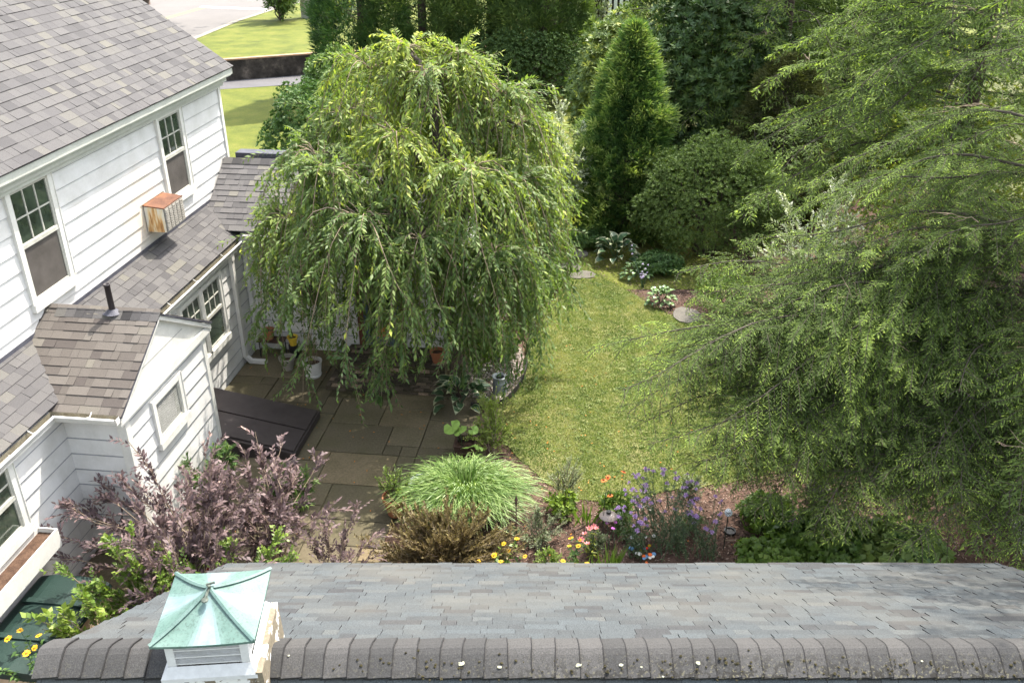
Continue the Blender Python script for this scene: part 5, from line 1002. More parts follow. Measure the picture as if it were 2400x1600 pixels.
# ------------------------------------------------------------------ hemlocks
def hemlock(label, base, h, trunk_r, limbs, mat, step=.1, bstep=.06, stroke=.085, sw=.026, tone=.45, ph=0, bls=1.0):
    root = thing('hemlock', label, 'tree', base, 0, 'hemlocks over the right side of the garden')
    b = MB(); b.tube([(0, 0, -.1), (.05, .05, h * .35), (-.05, .1, h * .7), (0, 0, h)], [trunk_r, trunk_r * .75, trunk_r * .4, .02], 10); b.build('trunk', 'bark', root, smooth=True)
    LP, LR, SP0, SP1 = [], [], [], []; QP, QD, QN, QT, QL = [], [], [], [], []
    for (z0, az, L, pitch, droop) in limbs:
        n = 14; t = np.linspace(0, 1, n); wob = .12 * np.sin(t * 4 + rng.uniform(0, 6)) * t
        r = L * t * np.cos(pitch); a_ = az + wob; z = z0 + L * t * np.sin(pitch) - droop * L * t ** 2.2 + .035 * L * np.sin(t * 9 + rng.uniform(0, 6)) * t * (1 - t) * 3
        p = np.stack([np.cos(a_) * r, np.sin(a_) * r, z], 1); LP.append(p); LR.append((.008 + .0055 * L, .003))
        m = int(L * .86 / step * 2); f = .14 + .86 * (np.arange(m) + rng.uniform(0, 1, m)) / m; idx = f * (n - 1) * .9999; i = idx.astype(int); fr = (idx - i)[:, None]
        q = p[i] + (p[i + 1] - p[i]) * fr; tg = nrm(p[i + 1] - p[i]); side = nrm(np.cross(tg, [[0, 0, 1.]])) * np.where(np.arange(m) % 2 == 0, 1, -1)[:, None]
        sl_ = (.3 + .72 * np.sin(np.pi * np.clip(f, 0, 1) ** .8) ** .7 * min(1.35, L / 3.4)) * rng.uniform(.4, 1.3, m) * (1.02 - .45 * f)
        sd_ = nrm(tg * rng.uniform(.45, 1.0, (m, 1)) + side * 1.0 + rng.normal(0, .27, (m, 3)) + [0, 0, .1]); sag = rng.uniform(.05, .45, m)
        for k in range(m):
            nb_ = max(3, int(sl_[k] / bstep)) * 2; g_ = (np.arange(nb_) + .5) / nb_; pos = q[k] + sd_[k] * (sl_[k] * g_)[:, None]; pos[:, 2] -= sag[k] * sl_[k] * g_ ** 2
            tt = nrm(sd_[k] - np.stack([g_ * 0, g_ * 0, 2 * sag[k] * g_], 1)); s2 = nrm(np.cross(tt, [[0, 0, 1.]])) * np.where(np.arange(nb_) % 2 == 0, 1, -1)[:, None]
            bl = bls * (.07 + .17 * (1 - g_) ** .7 * min(1, sl_[k] / .6)) * rng.uniform(.6, 1.2, nb_); bd_ = nrm(tt * .9 + s2 + rng.normal(0, .2, (nb_, 3)) + [0, 0, -.12])
            ns = 3
            fb = rng.normal(0, .13)
            for e in range(ns):
                u_ = e / ns; st = pos + bd_ * (bl * u_)[:, None]; st[:, 2] -= .25 * bl * u_ * u_
                QP.append(st); QD.append(bd_ + rng.normal(0, .22, (nb_, 3)) - [0, 0, .3 * u_]); QN.append(np.array([[0, 0, 1.]]) + rng.normal(0, .38, (nb_, 3)))
                base_t = tone + fb + .13 * sno(st, 1.1, ph) + .1 * math.sin(ph + k * .7 + L * 3) + rng.normal(0, .09, nb_) + (.36 * (rng.uniform(0, 1, nb_) < .55 * (.3 + f[k])) if e == ns - 1 else -.04)
                QT.append(base_t); QL.append(np.full(nb_, 1.) * stroke * rng.uniform(.75, 1.2, nb_) * (1.0 if e < ns - 1 else .85))
            SP0.append(q[k]); mid = q[k] + sd_[k] * sl_[k] * .5 - [0, 0, sag[k] * sl_[k] * .25]; SP1.append(mid); SP0.append(mid); SP1.append(q[k] + sd_[k] * sl_[k] - [0, 0, sag[k] * sl_[k]])
    QP, QD, QN, QT, QL = map(np.concatenate, (QP, QD, QN, QT, QL))
    leafobj('foliage', QP, QD, QN, QL, QL * sw / stroke, QT, mat, root, tri=True)
    tubesobj('limbs', *polyseg(LP, LR), 'bark_grey', root, seg=6); tubesobj('twigs', SP0, SP1, .0055, .003, 'bark_grey', root, seg=3)
    dp = []      # bare dead twigs poking out of the fronds
    for k in range(26 if base[1] < 20 else 12):
        p = LP[rng.integers(len(LP))]; i = rng.integers(5, 12); q = p[i] + [0, 0, .04]; d = rng.normal(0, 1, 3); d[2] = abs(d[2]) * .5; d = d / np.linalg.norm(d)
        e = q + d * rng.uniform(.25, .7); c = curve_path(q, e, .05, 6, .02); dp.append(c)
        for r_ in range(3): s0 = c[rng.integers(1, 5)]; dp.append(curve_path(s0, s0 + (d + rng.normal(0, .6, 3)) * rng.uniform(.1, .3), .02, 6, .01))
    tubesobj('dead_twigs', *polyseg(dp, [(.0075, .0025)] * len(dp)), 'twig', root, seg=4)
    return root
def az(dx, dy): return math.atan2(dy, dx)
def aim(base, z0, tip, pitch=.12):
    """limb that starts at height z0 and ends at the world point tip"""
    dx, dy = tip[0] - base[0], tip[1] - base[1]; r = math.hypot(dx, dy); L = r / math.cos(pitch); dr = (z0 + L * math.sin(pitch) - tip[2]) / L; return (z0, math.atan2(dy, dx), L, pitch, dr)
B1 = (7.5, 11.3, 0); L1 = []
TIPS1 = ((1.2, 11.2, 2.7), (1.6, 10.9, 2.3), (2.2, 10.1, 1.95), (2.9, 9.7, 1.55), (3.3, 9.75, 1.45), (3.0, 10.4, 1.75), (3.8, 9.5, 1.35), (1.37, 11.00, 2.85), (1.53, 10.60, 2.43), (1.86, 11.30, 2.43), (1.70, 10.40, 2.21), (2.31, 10.20, 2.20), (2.59, 10.00, 1.88), (2.47, 12.30, 3.69), (2.59, 12.00, 3.27), (2.80, 11.60, 2.91), (2.24, 11.50, 2.75), (2.99, 9.80, 1.57), (3.48, 9.80, 1.36), (2.88, 10.20, 2.34), (3.51, 11.00, 2.54), (3.14, 12.00, 3.41), (3.56, 12.80, 4.04), (4.02, 12.00, 3.81), (4.27, 11.50, 3.23), (3.66, 10.00, 2.46), (4.36, 10.50, 2.96), (4.5, 9.30, 1.9), (4.8, 9.60, 2.40), (4.95, 9.00, 1.64), (5.16, 11.00, 3.35), (4.90, 12.00, 4.08), (5.25, 9.00, 2.30), (5.57, 8.60, 1.96), (5.59, 8.00, 1.76), (5.39, 9.80, 3.23), (5.65, 8.60, 3.07), (5.63, 11.50, 4.03), (4.46, 13.20, 4.44), (5.59, 12.50, 4.68), (6.18, 11.00, 4.48), (2.66, 11.00, 2.54), (2.48, 10.60, 2.36), (3.31, 9.90, 1.99), (3.16, 9.90, 1.78), (3.65, 9.50, 1.59), (4.34, 9.00, 1.50), (4.77, 8.70, 1.48), (5.15, 8.40, 1.60), (4.62, 9.20, 1.82), (5.40, 8.70, 2.20), (3.61, 10.00, 2.06), (2.79, 10.20, 2.06), (4.22, 9.40, 1.67), (5.00, 8.80, 1.87), (5.56, 8.30, 1.82))
for tip in TIPS1: L1.append(aim(B1, tip[2] + rng.uniform(.1, .9), tip, rng.uniform(.03, .22)))
L1 += [aim(B1, q[2] + rng.uniform(.8, 1.6), (q[0] + abs(rng.normal(.5, .3)), q[1] + rng.normal(.1, .3), q[2] + rng.normal(.25, .15)), rng.uniform(.1, .3)) for q in TIPS1[::2] if q[0] < 5.2]
for k in range(34):
    z = 4.9 + k * .19; L1.append((z, k * 2.4 + 1.0, (12.2 - z) * .3 * rng.uniform(.8, 1.1) + .4, rng.uniform(.0, .2), rng.uniform(.2, .38)))
for k in range(16): L1.append((1.6 + k * .2, -1.2 + k * 2.4 % 2.6, rng.uniform(1.6, 2.6), .1, .3))
hemlock('nearest hemlock, its long drooping branches reaching over the lawn and the garage eave', B1, 12.2, .2, L1, 'L_hemlock', .105, .043, .056, .0155, ph=0, bls=.74)
B2 = (9.6, 19.0, 0); L2 = []
for tip in ((4.6, 18.2, 2.6), (4.9, 19.6, 3.4), (5.4, 20.0, 4.8), (5.3, 17.8, 3.6), (6.1, 17.6, 4.6), (6.4, 19.0, 5.3), (5.9, 21.5, 5.2), (6.8, 16.6, 5.3), (7.4, 16.0, 4.3), (8.2, 15.6, 5.4), (6.9, 20.6, 6.0), (8.6, 16.4, 6.2), (6.3, 18.3, 3.0), (7.2, 15.2, 3.4), (9.6, 15.5, 5.0), (8.4, 14.9, 3.0)):
    L2.append(aim(B2, tip[2] + rng.uniform(.7, 1.5), tip, rng.uniform(.1, .3)))
for k in range(46):
    z = 2.6 + k * .24; L2.append((z, k * 2.4, (14.2 - z) * .4 * rng.uniform(.8, 1.1) + .4, rng.uniform(.0, .2), rng.uniform(.2, .38)))
hemlock('middle hemlock, spreading behind the pale variegated shrub at the right of the photo', B2, 14, .22, L2, 'L_hemlock', .14, .08, .105, .034, ph=2)
B3 = (8.0, 27.5, 0); L3 = []
for k in range(70):
    z = 1.8 + k * .16; L3.append((z, k * 2.4, (14.5 - z) * .37 * rng.uniform(.8, 1.1) + .4, rng.uniform(.0, .2), rng.uniform(.25, .4)))
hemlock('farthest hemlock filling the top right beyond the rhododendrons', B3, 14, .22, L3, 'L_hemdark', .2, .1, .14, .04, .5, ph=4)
B4 = (14.5, 24.0, 0); L4 = []
for k in range(50):
    z = 1.2 + k * .22; L4.append((z, k * 2.4, (14.5 - z) * .37 * rng.uniform(.8, 1.1) + .4, rng.uniform(.0, .2), rng.uniform(.25, .4)))
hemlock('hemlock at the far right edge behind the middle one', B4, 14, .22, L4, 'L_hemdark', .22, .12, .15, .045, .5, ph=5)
B0 = (8.6, 7.8, 0); L0 = []
for tip in ((6.1, 9.3, 2.2), (6.3, 8.4, 2.5), (5.7, 8.9, 1.6), (6.2, 7.6, 3.0), (6.0, 9.9, 1.2), (6.6, 10.4, 2.9), (5.6, 8.2, 2.7), (7.0, 9.6, 3.6)): L0.append(aim(B0, tip[2] + rng.uniform(.7, 1.5), tip, rng.uniform(.1, .3)))
for k in range(34):
    z = 4.4 + k * .3; L0.append((z, k * 2.4 + .7, float(np.interp(z, [4, 5.5, 7, 8.5, 11, 16], [3.0, 3.4, 4.2, 4.9, 3.6, .5])) * rng.uniform(.85, 1.02), rng.uniform(.0, .2), rng.uniform(.2, .38)))
hemlock('hemlock standing past the right edge, its lowest branches above the garage eave', B0, 16, .2, L0, 'L_hemlock', .13, .075, .1, .03, ph=7)
B5 = (7.6, 34.0, 0); L5 = []
for k in range(56):
    z = 1.5 + k * .2; L5.append((z, k * 2.4, (14.5 - z) * .42 * rng.uniform(.8, 1.1) + .4, rng.uniform(.0, .2), rng.uniform(.25, .4)))
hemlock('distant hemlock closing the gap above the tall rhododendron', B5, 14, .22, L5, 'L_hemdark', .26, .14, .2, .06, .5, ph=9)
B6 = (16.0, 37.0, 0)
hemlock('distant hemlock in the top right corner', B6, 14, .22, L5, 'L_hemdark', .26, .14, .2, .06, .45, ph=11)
# ------------------------------------------------------------------ plants and things round the patio and beds
shrub('purple_leaved_shrub', 'large airy purple-leaved shrub in front of the bump-out wall', 'shrub', (-4.4, 9.75, 0), (1.75, .95), 2.3, 34, 620, 9, .092, .042, 'L_purple', 'twig', .6, .25, .34, .2, .5, .15, 'purple-leaved shrubs between house and garage', 1, .1, .012, .8, -.6, (-.2, 0))
shrub('purple_leaved_shrub', 'purple-leaved shrub spilling over the patio beside the cellar doors', 'shrub', (-3.45, 10.2, 0), (.85, .9), 1.95, 22, 380, 9, .09, .042, 'L_purple', 'twig', .6, .25, .3, .2, .5, .15, 'purple-leaved shrubs between house and garage', 2, .1, .01, .8, -.6, (.1, .25))
shrub('purple_leaved_shrub', 'purple-leaved shrub right against the left edge of the garage roof', 'shrub', (-4.15, 8.75, 0), (1.1, .7), 2.15, 22, 420, 9, .088, .04, 'L_purple', 'twig', .6, .25, .3, .2, .45, .15, 'purple-leaved shrubs between house and garage', 3, .1, .01, .8, -.6, (-.1, 0))
shrub('purple_leaved_shrub', 'thin purple-leaved stems rising beside the terracotta pot', 'shrub', (-2.5, 9.55, 0), (.55, .5), 1.25, 9, 130, 10, .065, .03, 'L_purple', 'twig', .6, .3, .28, .1, .5, .15, 'purple-leaved shrubs between house and garage', 4, .1, .008, .8, -.2, (.1, .15))
shrub('lime_shrub', 'yellow-green leafy shrub tangled under the purple shrubs beside the house', 'shrub', (-4.75, 8.75, 0), (.85, .7), 1.7, 20, 560, 8, .065, .045, 'L_lime', 'twig', .55, .3, .25, .2, .35, 0)
shrub('lime_shrub', 'second green and lime shrub showing between the purple branches near the cupola', 'shrub', (-3.6, 8.9, 0), (.9, .6), 1.45, 18, 520, 8, .06, .04, 'L_lime', 'twig', .55, .3, .25, .2, .3, 0)
shrub('lime_sprig', 'single arching stem of big lime leaves over the green storage box', 'plant', (-5.1, 8.25, 0), (.35, .3), 1.25, 5, 34, 9, .1, .065, 'L_lime', 'twig', .7, .5, .32, .3, .7, .0, zmin=.2, off=(-.25, -.15))
shrub('palmate_plant', 'deep green divided-leaf plant against the bump-out by the cellar doors', 'plant', (-4.85, 11.75, 0), (.55, .5), 1.15, 14, 220, 11, .11, .024, 'L_green', 'twig', .55, .3, .16, .3, .45, 0, group='green divided-leaf plants by the cellar doors')
shrub('palmate_plant', 'green divided-leaf plant standing on the patio, right of the cellar doors', 'plant', (-3.45, 11.5, 0), (.5, .45), .75, 12, 190, 11, .12, .026, 'L_green', 'twig', .55, .3, .14, .3, .55, 0, group='green divided-leaf plants by the cellar doors')
shrub('bronze_shrub', 'low dense bronze-brown shrub at the garage eave, under the ornamental grass', 'shrub', (-.93, 10.08, 0), (1.0, .5), .98, 95, 1700, 12, .058, .025, 'L_bronze', 'twig', .35, .3, .17, -.35, .5, .12, None, 5, .1, .006, .75, -.5)
shrub('bluish_shrub', 'small grey-green mound right of the ornamental grass, in front of the rusty finial stake', 'shrub', (.38, 10.6, 0), (.42, .4), .55, 22, 340, 9, .035, .016, 'L_blue', 'twig', .5, .3, .14, .1, .5, 0, stemr=.005)
shrub('santolina', 'pale upright grey-green herb at the corner of the lawn', 'plant', (.88, 11.6, 0), (.3, .28), .75, 18, 240, 9, .035, .014, 'L_blue', 'twig', .55, .3, .16, .0, .75, 0, stemr=.004, zmin=0)
bushy('golden_plant', 'small bright lime-gold leafy plant in the bark mulch', 'plant', (.78, 11.25, 0), (.24, .22), .42, 90, 6, .085, .045, 'L_lime', tone=.7, lo=.3, spread=.9, stems=5)
shrub('pale_climber', 'loose pale green shrub leaning along the patio edge beside the lawn', 'shrub', (-.3, 13.0, 0), (.42, .62), 1.05, 16, 330, 9, .05, .028, 'L_lime', 'twig', .55, .3, .2, .2, .95, 0, stemr=.006, zmin=-.4, off=(0, .25))
bushy('shade_shrub', 'leafy yellow-green perennials inside the black-edged bed under the weeping tree', 'plant', (-.45, 16.5, 0), (.6, .75), .75, 700, 6, .07, .045, 'L_lime', tone=.4, ph=2, lo=.4)
bushy('shade_shrub', 'bright green perennials along the lawn edge at the right of the weeping tree', 'plant', (.35, 18.7, 0), (.6, 1.0), .75, 900, 6, .06, .035, 'L_lime', tone=.35, ph=3, lo=.4)
bushy('shade_shrub', 'green perennials at the top left corner of the lawn', 'plant', (.85, 20.0, 0), (.4, .5), .6, 420, 6, .08, .045, 'L_lime', tone=.4, ph=6, lo=.4)
bushy('shade_shrub', 'dim green perennials behind the weeping tree trunk', 'plant', (-.9, 17.6, 0), (.8, .8), .8, 700, 6, .07, .045, 'L_green', tone=.45, ph=7, lo=.4)
bushy('feathery_clump', 'small dark-leaved clump beside the gazing ball bed', 'plant', (3.85, 11.2, 0), (.28, .25), .35, 120, 6, .09, .03, 'L_green', tone=.6, lo=.3, stems=5)
bushy('vine_cover', 'lime green heart-leaved ground cover along the garage eave, right of the gazing ball', 'plant', (3.75, 9.95, 0), (.55, .45), .55, 520, 5, .08, .07, 'L_lime', tone=.4, ph=1, lo=.4, spread=1.2)
bushy('vine_cover', 'mid green round-leaved thicket in the middle of the garage eave border', 'plant', (4.55, 10.25, 0), (.75, .6), .75, 900, 5, .09, .07, 'L_lime', tone=.08, ph=2, lo=.4, spread=1.2)
bushy('vine_cover', 'big-leaved dark green thicket at the right end of the garage eave border', 'plant', (5.5, 10.0, 0), (.65, .55), .7, 420, 4, .15, .13, 'L_green', tone=.75, ph=3, lo=.4, spread=1.2)
bushy('vine_cover', 'loose climbing green stems behind the lime ground cover', 'plant', (3.95, 10.95, 0), (.45, .4), .6, 300, 5, .075, .06, 'L_lime', tone=.3, ph=4, lo=.3, spread=1.2)
for k_, (x, y, lab, m_) in enumerate(((1.25, 10.45, 'low grey-green seedlings between the pink flowers and the sword leaves', 'L_blue'), (1.75, 10.75, 'small green tuft under the purple flowers near the orange daisies', 'L_green'), (2.75, 10.95, 'leafy green tuft between the purple flowers and the gazing ball', 'L_green'), (.55, 10.05, 'sprawling green tuft at the eave left of the yellow daisies', 'L_lime'), (2.9, 11.8, 'pale weedy tuft at the bark edge right of the purple flowers', 'L_blue'))):
    shrub('weedy_tuft', lab, 'plant', (x, y, 0), (.22, .18), .3, 14, 110, 8, .05, .018, m_, 'twig', .5, .2, .12, .1, .5, 0, 'weedy tufts in the flower bed', k_, 0, .004, .9, 0)
# ornamental grass
og = thing('ornamental_grass', 'big arching clump of green and white striped grass beside the white tub', 'plant', (-.72, 11.28, 0)); n = 2600; ns = 6
a_ = rng.uniform(0, 2 * np.pi, n); r0_ = rng.uniform(0, .28, n); reach = rng.uniform(.25, 1.0, n); hh = rng.uniform(.6, 1.1, n) * (1.1 - .3 * reach); tw = rng.uniform(-1.3, 1.3, n); tone_ = rng.uniform(.2, 1, n)
PP = []; 
for i in range(ns + 1):
    t_ = i / ns; rr = r0_ + reach * t_ ** 1.3; z_ = hh * (1.9 * t_ - 1.25 * t_ ** 2.2) ; aa = a_ + tw * t_ * .5; PP.append(np.stack([np.cos(aa) * rr * 1.1, np.sin(aa) * rr * .85, np.maximum(z_, .02)], 1))
A0 = np.concatenate(PP[:-1]); A1 = np.concatenate(PP[1:]); dd = A1 - A0
leafobj('blades', A0 - dd * .12, dd, np.array([[0, 0, 1.]]) + rng.normal(0, .35, A0.shape), np.linalg.norm(dd, axis=1) * 1.3, np.repeat(.019 * (1.05 - .5 * np.linspace(0, 1, ns)), n), np.tile(tone_, ns) + rng.normal(0, .12, n * ns), 'L_grass', og, fold=.05, wpos=.5)
# iris fans
def iris(label, loc, n, h):
    r_ = thing('iris_leaves', label, 'plant', loc, 0, 'sword-leaved clumps in the flower bed'); P = np.stack([rng.normal(0, .07, n), rng.normal(0, .05, n), np.zeros(n)], 1); D = np.stack([rng.normal(0, .28, n), rng.normal(0, .2, n), np.ones(n)], 1)
    leafobj('blades', P, D, rand_dir(n, -.2, .2), rng.uniform(.6, 1, n) * h, .035, rng.uniform(.2, .6, n), 'L_lime', r_, wpos=.35)
iris('stiff upright sword leaves left of the hanging metal baffle', (1.12, 11.0, 0), 18, .55); iris('broad fan of sword leaves at the garage eave near the coloured stones', (1.42, 9.98, 0), 34, .55); iris('yellowish sword leaves under the yellow flowers', (1.05, 9.9, 0), 22, .4)
# flower meshes
def flower(pet, core, npet, rp, wpet, rc, dz=.0, name='flower_head', dome=.01):
    b = MB()
    for k in range(npet):
        a = 2 * math.pi * k / npet + random.uniform(-.08, .08); c, s_ = math.cos(a), math.sin(a); w_ = wpet / 2; r_ = rp * random.uniform(.85, 1.05)
        b.add([(c * rc * .6, s_ * rc * .6, 0), (c * r_ * .65 - s_ * w_, s_ * r_ * .65 + c * w_, dz * .6 + .003), (c * r_, s_ * r_, dz), (c * r_ * .65 + s_ * w_, s_ * r_ * .65 - c * w_, dz * .6 + .003)], [(0, 3, 2, 1)])
    b.blob((0, 0, .002), rc, 1, .5, .05, dome / rc if rc else 1); return b.mesh(name, [pet, core])
FM = {'yellow': flower('F_yellow', 'F_core', 13, .045, .016, .014), 'orange': flower('F_orange', 'F_brown', 12, .05, .018, .018, -.008, dome=.02), 'pink': flower('F_pink', 'F_yellow', 6, .055, .03, .008, .035), 'magenta': flower('F_magenta', 'F_white', 8, .035, .02, .006), 'lilac': flower('F_lilac', 'F_lilac', 7, .03, .012, .008, -.02), 'white': flower('F_white', 'F_yellow', 10, .035, .014, .012), 'red': flower('F_red', 'F_red', 7, .025, .018, .01)}
def pom(mat, r):
    b = MB()
    for k in range(30):
        d = rand_dir(1, -.2, 1)[0]; s_ = np.cross(d, [0, 0, 1.]); s_ = s_ / (np.linalg.norm(s_) + 1e-6) * r * .12; b.add([(0, 0, 0), tuple(d * r * .6 + s_), tuple(d * r * random.uniform(.8, 1.15)), tuple(d * r * .6 - s_)], [(0, 1, 2, 3)])
    return b.mesh('flower_head', [mat])
FM['purple'] = pom('F_purple', .04)
def flowers(name, label, cat, base, heads, kind, leafmat, nl=60, ll=.07, lw=.03, tone=.5, spread=.12, group=None, leafy=True, lowleaf=.0):
    root = thing(name, label, cat, base, 0, group); paths = []
    for h_ in heads:
        b0 = np.array([random.gauss(0, spread), random.gauss(0, spread * .7), 0]); p = curve_path(b0, np.array(h_) - np.array(base), 0, 6, .008); paths.append(p)
        o = bpy.data.objects.new('flower_head', random.choice([FM[kind]])); link(o, root, tuple(p[-1])); o.rotation_euler = (random.uniform(-.5, .1), random.uniform(-.3, .3), random.uniform(0, 6)); s_ = random.uniform(.8, 1.2); o.scale = (s_,) * 3
    tubesobj('stems', *polyseg(paths, [(.005, .003)] * len(paths)), 'L_hosta', root)
    if leafy:
        P, T, t, sel = along(paths, nl, lowleaf); k = t < .93; P, T = P[k], T[k]; m = len(P); D = rng.normal(0, 1, (m, 3)); D[:, 2] = rng.uniform(-.3, .7, m)
        leafobj('foliage', P, D, np.array([[0, 0, 1.]]) + rng.normal(0, .4, (m, 3)), rng.uniform(.6, 1.2, m) * ll, lw, tone + rng.normal(0, .18, m), leafmat, root, droop=.2)
    return root
def heads(n, c, r, z0, z1): return [(c[0] + random.gauss(0, r[0]), c[1] + random.gauss(0, r[1]), random.uniform(z0, z1)) for _ in range(n)]
def fan_heads(n, base, rx, ry, zz):
    out = []
    for k in range(n):
        a = random.uniform(0, 6.28); q = random.uniform(.2, 1) ** .6; out.append((base[0] + math.cos(a) * rx * q, base[1] + math.sin(a) * ry * q, zz * random.uniform(.72, 1.05) * (1.05 - .2 * q)))
    return out
flowers('bee_balm', 'tall airy clump of lavender-purple flowers on thin stems at the lawn edge', 'flower', (2.35, 10.45, 0), fan_heads(52, (2.25, 10.7), .62, .55, 1.12), 'purple', 'L_blue', 1500, .07, .02, .35, .22, 'purple flowers')
flowers('bee_balm', 'sparser group of purple flowers just right of the orange coneflowers', 'flower', (1.85, 10.35, 0), fan_heads(22, (1.78, 10.45), .3, .35, .85), 'purple', 'L_blue', 330, .07, .02, .35, .12, 'purple flowers')
flowers('bee_balm', 'purple flowered stems nearest the gazing ball', 'flower', (2.85, 10.3, 0), fan_heads(18, (2.85, 10.6), .3, .4, .8), 'purple', 'L_blue', 420, .06, .02, .35, .12, 'purple flowers')
cf = flowers('coneflower', 'leafy green plant with four orange-red daisy heads on the lawn edge', 'flower', (1.62, 11.15, 0), [(1.42, 11.35, .62), (1.49, 11.4, .64), (1.5, 11.1, .52), (1.72, 11.35, .78)], 'orange', 'L_lime', 20, .09, .04, .5, .06)
P, d_ = ellip(150, (.24, .22, .26), .3, 1, -.6); P[:, 2] += .24; rosettes(cf, P, d_ + [0, 0, .4], 4, .11, .04, 'L_lime', .38 + 0 * P[:, 0])
flowers('pink_lily', 'cluster of pink open flowers on yellowing stems by the hanging baffle', 'flower', (1.2, 10.3, 0), [(1.06, 10.3, .42), (1.13, 10.38, .45), (1.2, 10.42, .46), (1.08, 10.1, .4), (1.24, 10.45, .4), (1.0, 10.22, .38)], 'pink', 'L_yellow', 60, .1, .02, .4, .07)
flowers('pink_catchfly', 'three small magenta flowers on fine stems below the hanging baffle', 'flower', (1.5, 10.5, 0), [(1.42, 10.65, .35), (1.55, 10.68, .34), (1.5, 10.55, .33)], 'magenta', 'L_blue', 40, .04, .012, .4, .06)
flowers('yellow_daisy', 'yellow daisies in the bed near the pink flowers, at the eave', 'flower', (.9, 10.0, 0), [(.82, 10.05, .42), (.95, 10.05, .42), (.85, 10.2, .44), (.98, 10.2, .4), (1.05, 9.75, .35), (.72, 9.8, .36), (.9, 9.72, .34)], 'yellow', 'L_green', 170, .09, .035, .55, .1, 'yellow daisies along the garage')
hl = flowers('yellow_daisy', 'leafy green clump of yellow-orange daisies below the bronze shrub', 'flower', (-.15, 9.72, 0), [(-.47, 9.72, .42), (-.16, 9.72, .42), (-.12, 10.0, .5), (-.05, 9.9, .46), (.07, 10.05, .55), (-.25, 9.8, .46), (.18, 9.85, .4)], 'yellow', 'L_lime', 260, .11, .045, .45, .16, 'yellow daisies along the garage')
flowers('yellow_daisy', 'bright yellow daisies by the green storage box at the lower left corner', 'flower', (-5.45, 7.55, 0), [(-5.82, 7.85, 1.0), (-5.9, 7.72, 1.0), (-5.55, 7.75, 1.02), (-5.52, 7.58, 1.0), (-5.56, 7.48, 1.02), (-5.95, 7.4, .9)], 'yellow', 'L_green', 330, .08, .035, .5, .12, 'yellow daisies along the garage')
flowers('red_flower', 'tiny red flowers under the purple shrub just above the cupola roof', 'flower', (-3.9, 9.0, 0), [(-4.05, 9.2, .75), (-3.75, 9.2, .75), (-4.5, 9.05, .8), (-3.35, 9.2, .7)], 'red', 'L_green', 50, .04, .02, .5, .1)
flowers('shasta_daisy', 'small group of white daisies behind the purple flowers', 'flower', (2.1, 11.0, 0), [(2.0, 11.05, .35), (2.07, 11.02, .36), (2.12, 10.98, .34), (1.97, 11.0, .33)], 'white', 'L_green', 30, .05, .02, .5, .05)
flowers('hosta_bloom', 'pale lilac flower spikes rising by the hostas at the bark path', 'flower', (3.2, 20.1, 0), [(3.2 + random.gauss(0, .08), 20.1 + random.gauss(0, .08), random.uniform(.3, .75)) for _ in range(14)] + [(2.98, 20.9, .8), (2.98, 20.9, .7), (3.0, 20.85, .6)], 'lilac', 'L_hosta', 5, .05, .02, .5, .03, leafy=False)
flowers('purple_weed', 'dull purple flower heads among the round-leaved thicket', 'flower', (4.1, 10.35, 0), [(4.02, 10.35, .62), (4.1, 10.37, .63), (4.2, 10.35, .64)], 'purple', 'L_green', 40, .05, .03, .5, .06)
flowers('impatiens', 'speckled white and pink flowers in the gravel bed beside the milk can', 'flower', (-.62, 15.5, 0), [(-.62 + random.gauss(0, .25), 15.6 + random.gauss(0, .35), random.uniform(.1, .25)) for _ in range(16)], 'white', 'L_lime', 120, .05, .03, .5, .2)
# pots
def pot(name, label, loc, prof, mat, seg=24, soil=None, sx=1, sy=1, cat='pot', group=None, rz=0):
    r_ = thing(name, label, cat, loc, rz, group); b = MB(); b.lathe(prof, seg=seg, sx=sx, sy=sy); b.build('body', mat, r_, smooth=False)
    if soil: b = MB(); b.prism([(soil[0] * math.cos(k * math.pi / 9) * sx, soil[0] * math.sin(k * math.pi / 9) * sy) for k in range(18)], soil[1] - .02, soil[1]); b.build('soil', 'soil', r_)
    return r_
TP = lambda r, h: [(.001, 0), (r * .62, 0), (r * .88, h * .78), (r * .9, h * .78), (r, h * .79), (r * 1.03, h), (r * .92, h), (r * .86, h * .8), (r * .8, h * .5)]
pot('terracotta_pot', 'large terracotta pot standing on the patio in front of the white tub', (-1.83, 11.28, .03), TP(.19, .34), 'terra', soil=(.165, .27))
shrub('potted_jade', 'branching small-leaved succulent bush growing in the large terracotta pot', 'plant', (-1.83, 11.28, .3), (.3, .28), .6, 16, 190, 8, .03, .018, 'L_lime', 'bark', .6, .3, .1, .0, .45, 0, stemr=.012, zmin=-.1)
tb = pot('white_tub', 'oval white enamel tub half covered by the striped grass', (-1.22, 11.62, .03), [(.001, 0), (.3, 0), (.36, .1), (.38, .3), (.42, .32), (.43, .345), (.38, .345), (.35, .3)], 'tub', 32, (.36, .25), 1.0, .78, 'tub')
pot('square_planter', 'dark square planter beside the striped grass at the patio edge', (-.8, 12.85, .02), [(.001, 0), (.2, 0), (.25, .3), (.27, .32), (.23, .32), (.2, .26)], 'iron', 4, (.2, .2), cat='planter', rz=R(40))
lt = thing('nasturtium', 'big round lime leaves growing out of the dark square planter', 'plant', (-.85, 12.85, .22)); 
